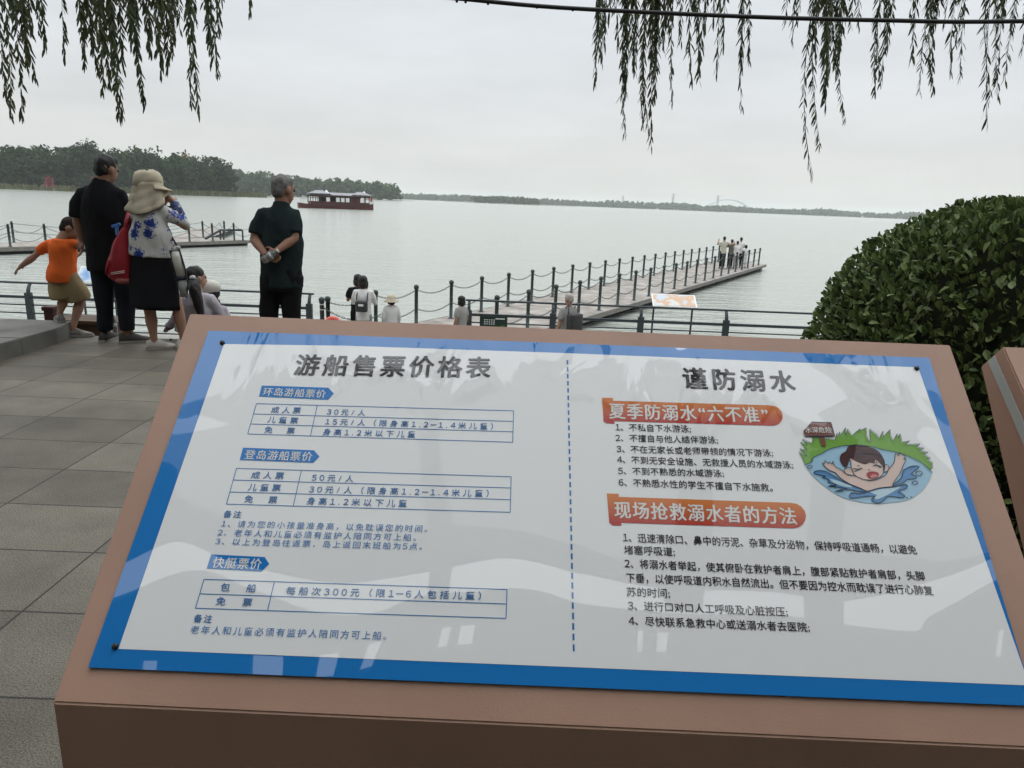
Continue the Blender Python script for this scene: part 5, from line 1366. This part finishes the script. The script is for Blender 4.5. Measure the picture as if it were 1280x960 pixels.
# ---- woman with pony tail sitting on the terrace edge
Y3 = 6.9; o = at(243, 430, Y3); O = V((o.x, Y3, 0.0))
P = lambda x, y, dy=0.0: at(x, y, Y3 + dy) - O
J = dict(k=0.94, sit=1, head=P(246, 348, 0.06), face=V((0.6, 0.75, -0.1)), neck=P(246, 366, 0.02), shL=P(231, 376, 0.0), shR=P(264, 373, 0.02), elL=P(219, 402, 0.03), wrL=P(211, 408, 0.16), elR=P(276, 394, 0.07), wrR=P(268, 396, 0.24), hip=P(243, 418, 0.0), hipw=0.16,
         knL=P(224, 420, 0.36), anL=P(212, 436, 0.55), knR=P(250, 420, 0.38), anR=P(250, 436, 0.55), toeL=P(211, 436, 0.7), toeR=P(250, 436, 0.7), pnL=V((0.2, 0.3, -0.8)))
J['hip'].z = 0.12
for s_, x_ in (('L', -0.14), ('R', 0.14)):
    J['kn' + s_] = V((x_, 0.45, 0.10)); J['an' + s_] = V((x_, 0.52, -0.24)); J['toe' + s_] = V((x_, 0.66, -0.315))
pony = person('woman with black ponytail and pale lilac top sitting on the terrace edge', O, J, dict(skin=M_SKIN, shirt=M_LILAC, sleeve='long', bottom='trousers', legs=M_WSHIRT, shoe=M_SHOE_W, hair='pony', hairm=M_HAIR, hem=-0.1, pony=[P(244, 352, -0.09), P(243, 360, -0.15), P(246, 372, -0.17), P(249, 384, -0.17), P(251, 393, -0.16)]))
bm = NB(); tube(bm, [P(240.5, 346, -0.10), P(241.5, 350, -0.12)], [0.028, 0.028], 10); obj('hair_tie', bm, mat('pale_hair_tie', (0.4, 0.38, 0.4), 0.7), pony, True)
bm = NB(); e, w = J['elL'], J['wrL']; tube(bm, [e.lerp(w, 0.72), w], [0.042, 0.04], 12); obj('cuff', bm, mat('dark_cuff', (0.03, 0.012, 0.016), 0.8), pony, True)
bm = NB(); tube(bm, [P(213, 424, -0.02), P(219, 433, -0.06), P(228, 436, -0.08), P(232, 434, -0.07)], 0.012, 8)
ob = obj('bag_strap', bm, MATS['dark_strap']); ob.location = O; tag(ob, 'dark curved strap lying on the paving by the seated woman', 'strap')
# ---- person with a pale cap sitting beyond her on the steps
Y4 = 7.35; O = V((at(268, 400, Y4).x, Y4, -0.32))
P = lambda x, y, dy=0.0: at(x, y, Y4 + dy) - O
J = dict(k=0.9, sit=1, head=P(264, 366, 0.0), face=V((-0.8, 0.5, -0.2)), neck=P(268, 380, 0.0), shL=P(257, 388, 0.0), shR=P(279, 386, 0.0), elL=P(254, 408, 0.1), wrL=P(256, 414, 0.3), elR=P(284, 404, 0.05), wrR=P(276, 408, 0.25), hip=P(268, 428), hipw=0.15)
J['hip'].z = 0.12
for s_, x_ in (('L', -0.12), ('R', 0.12)):
    J['kn' + s_] = V((x_, 0.42, 0.08)); J['an' + s_] = V((x_, 0.5, -0.22)); J['toe' + s_] = V((x_, 0.62, -0.31))
cap_p = person('person in pale cap and grey lilac top sitting behind the ponytail woman', O, J, dict(skin=M_SKIN2, shirt=M_LILAC, sleeve='long', bottom='trousers', legs=M_NAVY, shoe=M_SHOE_D, hair='short', hairm=M_HAIR, hem=-0.1, fine=True))
H = J['H']; rot = J['rot']; bm = NB(); ball(bm, H(0, -0.012, 0.06), (0.092, 0.108, 0.078), 18, rot); ball(bm, H(0, 0.10, 0.035), (0.072, 0.07, 0.012), 14, rot)
obj('cap', bm, M_BEIGE if False else cloth('pale_cap', (0.55, 0.53, 0.47)), cap_p, True)
# ---- man in dark green polo with hands behind his back
Y5 = 6.15; o = onz(352, 454, 0); O = V((at(352, 440, Y5).x, Y5, 0))
P = lambda x, y, dy=0.0: at(x, y, Y5 + dy) - O
f1 = V((-0.1, 0, 0)); f2 = V((0.1, 0, 0))
J = dict(k=1.02, head=P(354.5, 238, 0.02), face=V((0.52, 0.85, -0.03)), neck=P(352, 256, -0.01), shL=P(326.5, 268), shR=P(367, 266), elL=P(318, 300, -0.05), wrL=P(331, 317, -0.17), elR=P(367.5, 298, -0.07), wrR=P(347, 313, -0.2), hip=P(352, 344), hipw=0.165, girth=1.03,
         knL=V((-0.095, 0.01, 0.47)), anL=f1 + V((0, 0, 0.10)), knR=V((0.095, 0.01, 0.47)), anR=f2 + V((0, 0, 0.1)), toeL=f1 + V((-0.03, 0.18, 0)), toeR=f2 + V((0.03, 0.18, 0)), hdL=V((0.8, -0.05, -0.35)), hdR=V((-0.8, 0.0, -0.5)), pnL=V((0.1, -0.8, 0.4)), pnR=V((-0.1, 0.8, 0.2)), curl=0.6)
gm = person('grey-haired man in dark green polo holding a bottle behind his back', O, J, dict(skin=M_SKIN2, shirt=M_DGREEN, sleeve='short', slv=0.8, bottom='trousers', legs=M_BLACK, shoe=M_SHOE_D, hair='short', hairm=M_GHAIR, collar=True, hem=-0.16, inf=0.014))
wb = thing('water_bottle', 'clear plastic water bottle held behind the man in dark green', 'bottle', O + P(338, 320, -0.25))
def bottle(root, a, b):
    ax = (b - a); q = ax.to_track_quat('Z', 'Y').to_matrix(); L = ax.length; r = 0.031
    mg = mat('clear_plastic', (0.85, 0.88, 0.88), 0.08, 0.5, 0.02, 3, trans=0.85, ior=1.2)
    bm = NB(); lathe(bm, [(0.02, 0), (r, 0.01), (r, L * 0.3), (r * 0.93, L * 0.33), (r, L * 0.36), (r, L * 0.62), (r * 0.8, L * 0.76), (0.013, L * 0.87), (0.013, L * 0.92)], seg=18); bm.transform(Matrix.Translation(a) @ q.to_4x4()); obj('bottle_body', bm, mg, root, True)
    bm = NB(); lathe(bm, [(0.0165, L * 0.91), (0.0165, L), (0.012, L * 1.005)], seg=16); bm.transform(Matrix.Translation(a) @ q.to_4x4()); obj('cap', bm, mat('bottle_cap', (0.6, 0.62, 0.62), 0.5), root, True)
    bm = NB(); lathe(bm, [(r + 0.0012, L * 0.4), (r + 0.0012, L * 0.58)], seg=18); bm.transform(Matrix.Translation(a) @ q.to_4x4()); obj('wrapper', bm, mat('bottle_wrapper', (0.38, 0.40, 0.42), 0.4, 0.4, 0.5, 30), root, True)
bottle(wb, at(328, 326.5, Y5 - 0.27) - wb.location, at(348, 313, Y5 - 0.24) - wb.location)
q = onz(143.5, 420, 0.0)
wb2 = thing('water_bottle', 'clear bottle standing on the paving between the black-clad man\'s feet', 'bottle', (q.x, q.y, 0))
bottle(wb2, V((0, 0, 0.001)), V((0, 0, 0.22)))

# ---- people on the promenade and the pier
def stander(label, x, y_top, Y, z, h, st, rz=0.0, pose='down', face=None, group=None):
    """a standing figure whose head top shows at (x, y_top) and whose feet rest at height z"""
    t = at(x, y_top, Y); k = h / 1.72; O = V((t.x, Y, z))
    J = dict(k=k, rz=rz, head=V((0, 0.01, h - 0.105 * k)), face=V(face or (0, 1, -0.1)), neck=V((0, -0.01, h - 0.245 * k)), shL=V((-0.18 * k, 0, h - 0.31 * k)), shR=V((0.18 * k, 0, h - 0.31 * k)), hip=V((0, 0, 0.92 * k)), hipw=0.155 * k,
             elL=V((-0.23 * k, -0.01, h - 0.60 * k)), wrL=V((-0.22 * k, 0.06, h - 0.84 * k)), elR=V((0.23 * k, -0.01, h - 0.60 * k)), wrR=V((0.22 * k, 0.06, h - 0.84 * k)),
             knL=V((-0.09 * k, 0.01, 0.48 * k)), anL=V((-0.09 * k, 0, 0.09 * k)), knR=V((0.09 * k, 0.01, 0.48 * k)), anR=V((0.09 * k, 0, 0.09 * k)), toeL=V((-0.1 * k, 0.18 * k, 0)), toeR=V((0.1 * k, 0.18 * k, 0)))
    if pose == 'phone':
        for s, g in (('L', -1), ('R', 1)): J['el' + s] = V((g * 0.23 * k, 0.08, h - 0.56 * k)); J['wr' + s] = V((g * 0.09 * k - (0.08 if s == 'L' else 0), 0.30, h - 0.46 * k))
    if pose == 'akimbo': J['elL'] = V((-0.36 * k, -0.05, h - 0.42 * k)); J['wrL'] = V((-0.30 * k, 0.02, h - 0.22 * k)); J['elR'] = V((0.40 * k, 0.08, h - 0.42 * k)); J['wrR'] = V((0.60 * k, 0.16, h - 0.34 * k))
    if pose == 'raised': J['elR'] = V((0.28 * k, 0.14, h - 0.40 * k)); J['wrR'] = V((0.24 * k, 0.3, h - 0.2 * k)); J['elL'] = V((-0.25 * k, 0.14, h - 0.48 * k)); J['wrL'] = V((-0.12 * k, 0.34, h - 0.3 * k))
    if pose == 'rail': J['elL'] = V((-0.25 * k, 0.12, h - 0.52 * k)); J['wrL'] = V((-0.2 * k, 0.35, h - 0.6 * k)); J['elR'] = V((0.25 * k, 0.12, h - 0.52 * k)); J['wrR'] = V((0.2 * k, 0.35, h - 0.6 * k))
    st = dict(dict(skin=M_SKIN, sleeve='short', bottom='trousers', legs=M_NAVY, shoe=M_SHOE_D, hair='short', hairm=M_HAIR, vox=0.012, voxc=0.016, fine=False), **st)
    r = person(label, O, J, st, group)
    return r, J
def fit_h(x, y, Y, z): return at(x, y, Y).z - z
def daypack(root, J, m, w, h, d, zc, straps=True, y=-0.20):
    bm = NB(); box(bm, (0, y, zc), (w, d, h), bev=min(w, h, d) * 0.3); b = obj('backpack', bm, m, root, True)
    bm = NB()
    for s in (-1, 1):
        tube(bm, [V((s * w * 0.38, y + d * 0.4, zc - h * 0.1)), V((s * 0.11, y + 0.06, zc + h * 0.9)), J['neck'] + V((s * 0.1, -0.02, -0.035)), J['neck'] + V((s * 0.13, 0.10, -0.16))], 0.012, 6)
    obj('strap', bm, m, b, True)
M_BAG = mat('dark_grey_leather', (0.035, 0.034, 0.036), 0.5, 0.4)
r, J = stander('black-haired woman in white top with small grey backpack near the pier', 454, 344.5, 14.2, LOW, fit_h(455, 346, 14.2, LOW), dict(shirt=M_WSHIRT, sleeve='long', hair='bob', legs=M_GSHIRT), 0.0, 'phone', (0.25, 1, -0.1))
daypack(r, J, M_BAG, 0.24, 0.22, 0.11, J['neck'].z - 0.33); 
bm = NB(); box(bm, (0, -0.262, J['neck'].z - 0.30), (0.1, 0.012, 0.04)); obj('buckle', bm, M_WHITE, r)
M_PHONE = MATS['phone_black']
r2, J2 = stander('companion in black with dark hair, half hidden by the white-topped woman', 446.5, 348, 14.75, LOW, fit_h(446, 344, 14.75, LOW), dict(shirt=M_BLACK, sleeve='short', hair='bob', legs=M_BLACK), 0.15, 'phone')
r2.location.x = at(443.5, 372, 14.75).x + 0.07
stander('child in beige bucket hat and white jacket by the pier entrance', 489, 369, 14.4, LOW, fit_h(488, 370, 14.4, LOW), dict(shirt=M_WSHIRT, sleeve='long', hair='bob', legs=M_KHAKI), 0.45, 'down', (-0.4, 1, -0.2))
kid = bpy.data.objects[[o_.name for o_ in bpy.data.objects if o_.get('label', '').startswith('child in beige')][0]]
hh = fit_h(488, 370, 14.4, LOW); k_ = hh / 1.72
bm = NB(); lathe(bm, [(0.155 * 1.0, hh - 0.115), (0.15, hh - 0.10), (0.098, hh - 0.07), (0.095, hh - 0.02), (0.075, hh + 0.015), (0.02, hh + 0.025)], (0, -0.005, 0), 20); obj('bucket_hat', bm, M_BEIGE, kid, True)
stander('dark-haired child in grey shirt beside the end of the railing', 577, 371, 14.3, LOW, fit_h(577, 371, 14.3, LOW), dict(shirt=M_GSHIRT, legs=M_NAVY, hair='bob'), 0.95, 'down', (0, 1, -0.1))
r, J = stander('elderly man with silver hair and black backpack behind the railing sign', 712, 368, 13.4, LOW, fit_h(712, 368, 13.4, LOW), dict(shirt=M_GSHIRT, hairm=M_WHAIR), 0.6, 'down', (-0.2, 1, -0.15))
daypack(r, J, M_BAG, 0.30, 0.42, 0.15, J['neck'].z - 0.32)
G = 'visitors at the far end of the pier'
def on_pier(x, ytop, Y, label, st, pose='down', rz=0.0, bump_=0):
    stander(label, x, ytop, Y, LOW, fit_h(x, ytop, Y, LOW), dict(st, vox=0.02, voxc=0.024), rz, pose, None, G)
on_pier(906, 296, 41.0, 'man in cream shirt at the pier end, raising both arms', dict(shirt=M_CREAM, legs=M_NAVY), 'akimbo')
on_pier(915.5, 299.5, 41.3, 'person in olive shirt at pier end, between cream and white shirts', dict(shirt=M_OLIVE, legs=M_NAVY), 'raised')
on_pier(922.5, 301.5, 41.2, 'dark-haired person in white shirt leaning at the pier end', dict(shirt=M_WSHIRT, legs=M_GSHIRT), 'rail')
on_pier(927, 297, 42.2, 'taller man in white shirt behind the others at pier end', dict(shirt=M_WSHIRT, legs=M_NAVY), 'rail')
on_pier(933, 306.5, 42.0, 'small dark-haired child behind bollards at the pier end', dict(shirt=M_WSHIRT, legs=M_WSHIRT, hair='bob'), 'rail')
# ================================================================== PLANTS AND THE CABLE
M_BUSH = leaf_mat('euonymus_leaves', (0.042, 0.070, 0.022), (0.15, 0.20, 0.065), trans=0.12, rough=0.38)
M_WIL = leaf_mat('willow_leaves', (0.034, 0.048, 0.019), (0.075, 0.10, 0.036), trans=0.22, rough=0.5)
M_TWIG = mat('willow_twig', (0.07, 0.065, 0.035), 0.8, 0.1)
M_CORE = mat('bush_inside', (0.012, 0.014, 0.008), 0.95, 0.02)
def spoon(vs, fs, p, d, n, L, w):
    """one obovate leaf: base p, direction d, surface normal n"""
    d = d.normalized(); s = d.cross(n).normalized(); n = s.cross(d)
    k = len(vs); c = 0.22 * w
    vs += [p, p + d * L * 0.35 + s * w * 0.38 + n * c, p + d * L * 0.72 + s * w * 0.5 + n * c, p + d * L * 0.97 + s * w * 0.18 + n * c * 0.2,
           p + d * L + n * 0.0, p + d * L * 0.97 - s * w * 0.18 + n * c * 0.2, p + d * L * 0.72 - s * w * 0.5 + n * c, p + d * L * 0.35 - s * w * 0.38 + n * c,
           p + d * L * 0.5 - n * 0.001, ]
    fs += [(k, k + 1, k + 8), (k + 1, k + 2, k + 8), (k + 2, k + 3, k + 4, k + 8), (k + 8, k + 4, k + 5, k + 6), (k + 8, k + 6, k + 7), (k, k + 8, k + 7)]
BC, BR = V((2.655, 3.4, 0.62)), V((1.10, 1.1, 0.96))
bush = thing('clipped_shrub', 'large rounded dark green clipped shrub with broad glossy leaves', 'shrub', (BC.x, BC.y, 0))
def bush_r(d):
    e = 2.5
    r = (abs(d.x / BR.x) ** e + abs(d.y / BR.y) ** e + abs(d.z / BR.z) ** e) ** (-1 / e)
    return r * (1 + 0.04 * noise.noise(d * 2.6 + V((3, 1, 7))) + 0.03 * noise.noise(d * 6))
vs, fs = [], []
for i in range(34000):
    d = V((random.gauss(0, 1), random.gauss(0, 1), random.gauss(0, 1))).normalized()
    dep = random.random() ** 1.7 * 0.13
    p = V((0, 0, BC.z)) + d * (bush_r(d) - dep)
    if p.z < 0.03 or (d.y > 0.8): continue
    nrm = V((d.x / BR.x ** 2, d.y / BR.y ** 2, d.z / BR.z ** 2)).normalized()
    g = V((random.gauss(0, 1), random.gauss(0, 1), random.gauss(0, 1)))
    ld = (nrm * 0.75 + V((0, 0, 0.45)) + g * 0.5).normalized()
    fn = (nrm * 0.6 + V((0, 0, 0.7)) + V((random.gauss(0, 1), random.gauss(0, 1), random.gauss(0, 1))) * 0.45)
    L = random.uniform(0.030, 0.054)
    spoon(vs, fs, p - ld * L * 0.5, ld, fn, L, L * random.uniform(0.48, 0.62))
obj('foliage', (vs, [], fs), M_BUSH, bush)
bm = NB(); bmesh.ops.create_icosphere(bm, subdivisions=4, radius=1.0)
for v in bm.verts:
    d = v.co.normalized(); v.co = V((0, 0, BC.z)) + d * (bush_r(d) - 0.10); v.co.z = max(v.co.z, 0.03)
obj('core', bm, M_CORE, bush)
bm = NB()
for i in range(9):
    a = i * 2.4; r = 0.12 + 0.05 * (i % 3)
    tube(bm, [(math.cos(a) * 0.06, math.sin(a) * 0.06, -0.02), (math.cos(a) * r, math.sin(a) * r, 0.25), (math.cos(a) * 0.4, math.sin(a) * 0.4, 0.6)], [0.022, 0.018, 0.01], 6)
obj('stem', bm, M_BARK, bush)
# a couple of shoots sticking out
vs, fs = [], []
for x, y, n_ in () and ((1022, 384, 3), (1262, 243, 2), (1112, 292, 3), (1060, 340, 2)):
    b = at(x + 16, y + 14, 3.3) - bush.location; e = at(x - 4, y - 3, 3.25) - bush.location
    for k in range(n_ + 2):
        p = b.lerp(e, k / (n_ + 1)); spoon(vs, fs, p, (e - b) + V((random.uniform(-.05, .05), 0, random.uniform(-.03, .06))), V((0, -0.5, 1)), 0.05, 0.026)


# ------------------------------------------------------------------ willows: each hanging strand is a branch of its tree
def strand(root, top, length, thick, bend, leafmin, bare=0.0):
    vs, fs = [], []
    pts = []
    n = max(5, int(length / 0.07)); ph = random.random() * 6
    for i in range(n + 1):
        t = i / n
        pts.append(top + V((bend * max(0, 1 - (1 - t) * length / 0.9) ** 2 + 0.012 * math.sin(ph + t * 5), 0.05 * math.sin(ph + t * 3), -length * t)))
    bmt = NB(); tube(bmt, pts, [0.0032 * (1 - 0.7 * i / n) for i in range(n + 1)], 4)
    side = 1; s = 0.0; step = 0.0115 / thick
    s = length * bare
    while s < length:
        t = s / length; i = min(int(t * n), n - 1); p = pts[i].lerp(pts[i + 1], t * n - i)
        az = random.uniform(0, 6.28)
        spread = random.uniform(0.25, 0.75) * (1.0 if t < 0.9 else 0.6)
        d = V((math.cos(az) * spread, math.sin(az) * spread, -1)).normalized()
        L = random.uniform(0.065, 0.108) * (1 - 0.3 * t); w = L * random.uniform(0.17, 0.25)
        sd_ = d.cross(V((math.sin(az + 1), math.cos(az + 2), 0.2))).normalized(); nn = sd_.cross(d)
        k = len(vs); droop = V((0, 0, -0.12 * L))
        m1 = p + d * L * 0.4; m2 = p + d * L * 0.75 + droop * 0.5
        vs += [p, m1 + sd_ * w * 0.5 + nn * w * 0.15, m2 + sd_ * w * 0.36 + nn * w * 0.1, p + d * L + droop, m2 - sd_ * w * 0.36 + nn * w * 0.1, m1 - sd_ * w * 0.5 + nn * w * 0.15]
        fs.append((k, k + 1, k + 2, k + 3, k + 4, k + 5))
        s += step * random.uniform(0.6, 1.5)
    b = obj('hanging_branch', bmt, M_TWIG, root)
    obj('leaves', (vs, [], fs), M_WIL, b)
def willow(label, base, limbs, strands, crowns, lean=0):
    t = thing('willow_tree', label, 'tree', base)
    B = t.location
    bm = NB(); tube(bm, [(0, 0, -0.1), (0.05, 0, 0.6), (0.0, 0.1, 2.0), (0.1, 0.1, 3.4), (0.15, 0.2, 4.6)], [0.34, 0.27, 0.23, 0.2, 0.15], 12); obj('trunk', bm, M_BARK, t, True)
    for lm in limbs:
        bm = NB(); q = [V((0.1, 0.1, 3.2))] + [V(p) - B for p in lm]
        tube(bm, [V(p) for p in smooth3(q)], [0.12 - 0.1 * i / (3 * len(q) - 3) for i in range(3 * len(q) - 2)], 8); obj('limb', bm, M_BARK, t, True)
    vs, fs = [], []
    for cc, rr, n_ in crowns:
        v, f = leaf_quads(crown_points(V(cc) - B, rr, n_, 26), 0.16); k = len(vs); vs += v; fs += [tuple(j + k for j in q) for q in f]
    obj('crown', (vs, [], fs), M_WIL, t)
    for x, ytip, thick, cnt, sp in strands:
        for j in range(cnt):
            Y = random.uniform(4.7, 6.2)
            xx = x + random.gauss(0, sp); yt = ytip if j == 0 else ytip - abs(random.gauss(0, 1)) * (20 + ytip * 0.25)
            tip = at(xx, max(yt, 4), Y); top = at(xx + lean * (0.25 + yt / 140) * random.uniform(0.5, 1.3) + random.uniform(-6, 6), -8, Y)
            topp = V((top.x, Y, max(top.z + random.uniform(0.2, 0.6), random.uniform(3.5, 4.15))))
            strand(t, topp - B, topp.z - tip.z, thick, tip.x - topp.x, 1, 0.0 if j == 0 and thick > 0.8 else random.choice((0, 0, 0.3, 0.5)))
LS = [(8, 145, 1.0, 3, 6), (22, 147, 0.9, 1, 2), (42, 98, 1.3, 4, 6), (52, 60, 1.0, 2, 4), (77, 72, 0.6, 1, 1), (112, 60, 1.2, 3, 8), (122, 112, 1.2, 3, 5), (136, 105, 1.2, 3, 6), (147, 150, 1.1, 2, 3), (158, 85, 1.2, 3, 6),
      (170, 70, 1.2, 3, 6), (183, 133, 1.2, 2, 3), (200, 94, 1.1, 3, 4), (212, 50, 1.0, 2, 5), (226, 70, 1.0, 2, 4), (236, 128, 0.9, 1, 2), (252, 142, 0.9, 1, 2), (262, 78, 0.9, 1, 3), (246, 45, 1.0, 2, 6), (272, 78, 0.7, 1, 2), (284, 25, 0.9, 2, 5), (307, 12, 0.8, 1, 2), (192, 40, 1.2, 2, 12)]
RS = [(743, 102, 1.0, 2, 4), (758, 60, 0.9, 2, 4), (779, 120, 1.2, 3, 5), (780, 168, 0.8, 1, 1), (800, 90, 1.2, 3, 7), (818, 160, 1.4, 4, 4), (806, 182, 1.0, 2, 3), (828, 60, 1.1, 2, 5), (840, 130, 0.7, 1, 2), (858, 108, 0.8, 1, 2), (870, 45, 1.0, 2, 6), (878, 98, 0.9, 1, 2), (896, 94, 0.8, 1, 2), (908, 60, 1.0, 2, 4), (933, 85, 1.1, 2, 2), (930, 138, 0.5, 1, 1),
      (985, 30, 0.8, 1, 2), (995, 52, 0.9, 2, 3), (1030, 130, 1.5, 4, 5), (1028, 182, 1.2, 2, 3), (1019, 220, 0.8, 1, 1), (1045, 70, 1.2, 2, 6), (1060, 150, 0.8, 1, 2), (1072, 35, 1.0, 2, 5), (1098, 115, 1.1, 2, 3), (1110, 60, 1.1, 2, 4), (1137, 75, 1.1, 2, 3), (1165, 114, 1.5, 4, 5), (1152, 112, 1.0, 1, 2), (1185, 30, 0.9, 2, 5), (1197, 56, 0.8, 1, 2), (1240, 122, 1.0, 2, 3), (1228, 160, 0.7, 1, 1), (1250, 40, 1.0, 2, 4), (1264, 100, 1.1, 2, 3), (1277, 60, 1.0, 2, 3)]
LS += [(random.uniform(88, 285), random.uniform(15, 95), random.uniform(0.8, 1.3), 1, 3) for _ in range(8)] + [(random.uniform(-5, 55), random.uniform(15, 100), 1.1, 1, 3) for _ in range(2)]
RS += [(random.uniform(738, 905), random.uniform(12, 95), random.uniform(0.8, 1.3), 1, 3) for _ in range(12)] + [(random.choice((1030, 1045, 1098, 1140, 1165, 1195, 1240, 1265)) + random.gauss(0, 9), random.uniform(15, 100), random.uniform(0.8, 1.3), 1, 3) for _ in range(12)]
willow('willow branches hanging into the upper left corner of the picture', (-6.6, 4.6, 0), [[(-5.0, 4.8, 4.4), (-3.6, 5.2, 4.2), (-2.2, 5.6, 3.9)], [(-5.4, 5.6, 4.8), (-4.0, 6.0, 4.7), (-2.8, 6.1, 4.3)], [(-6.8, 3.2, 5.2), (-6.5, 1.6, 5.6)]], LS, [((-6.5, 4.2, 7.0), (3.6, 3.4, 2.6), 4200)], -11)
willow('willow branches hanging from the top at right, behind the cable', (8.2, 4.9, 0), [[(6.0, 5.0, 4.9), (3.8, 5.3, 4.6), (1.4, 5.7, 4.1), (0.6, 5.8, 3.8)], [(6.4, 5.8, 5.0), (4.5, 6.1, 4.8), (2.4, 6.0, 4.3)], [(8.6, 3.2, 5.4), (8.8, 1.6, 5.6)]], RS, [((8.0, 4.4, 7.2), (3.8, 3.4, 2.6), 4200)])
# unseen planting added behind the viewpoint to keep light off whatever faces this way
vs, fs = leaf_quads([(V((random.uniform(-24, 24), random.uniform(-10, -6), random.uniform(0.1, 10.5) )), 1.0) for _ in range(17000)], 0.36)
tag(obj('light_block_planting', (vs, [], fs), M_BUSH), 'unseen planting added behind the viewpoint to hold back light', 'planting', None, 'stuff')
# overhead cable
cp = [at(x, y, 4.4) for x, y in ((-3600, -420), (-1800, -205), (-500, -75), (0, -42), (400, -15), (560, -3), (700, 9.5), (927, 20.5), (1108, 25.5), (1280, 26.5), (1800, 14), (2400, -30), (3600, -160), (5200, -380))]
bm = NB(); tube(bm, smooth3(cp, 6), 0.0115, 10)
for x in (571, 582, 610, 671, 716):
    p = at(x, 10 - (716 - x) * 0.075 + 2.5, 4.4); ball(bm, p, 0.008, 8)
tag(obj('overhead_cable', bm, mat('black_cable', (0.012, 0.012, 0.013), 0.5, 0.4), None, True), 'black cable strung across the top of the view in front of willow', 'cable')
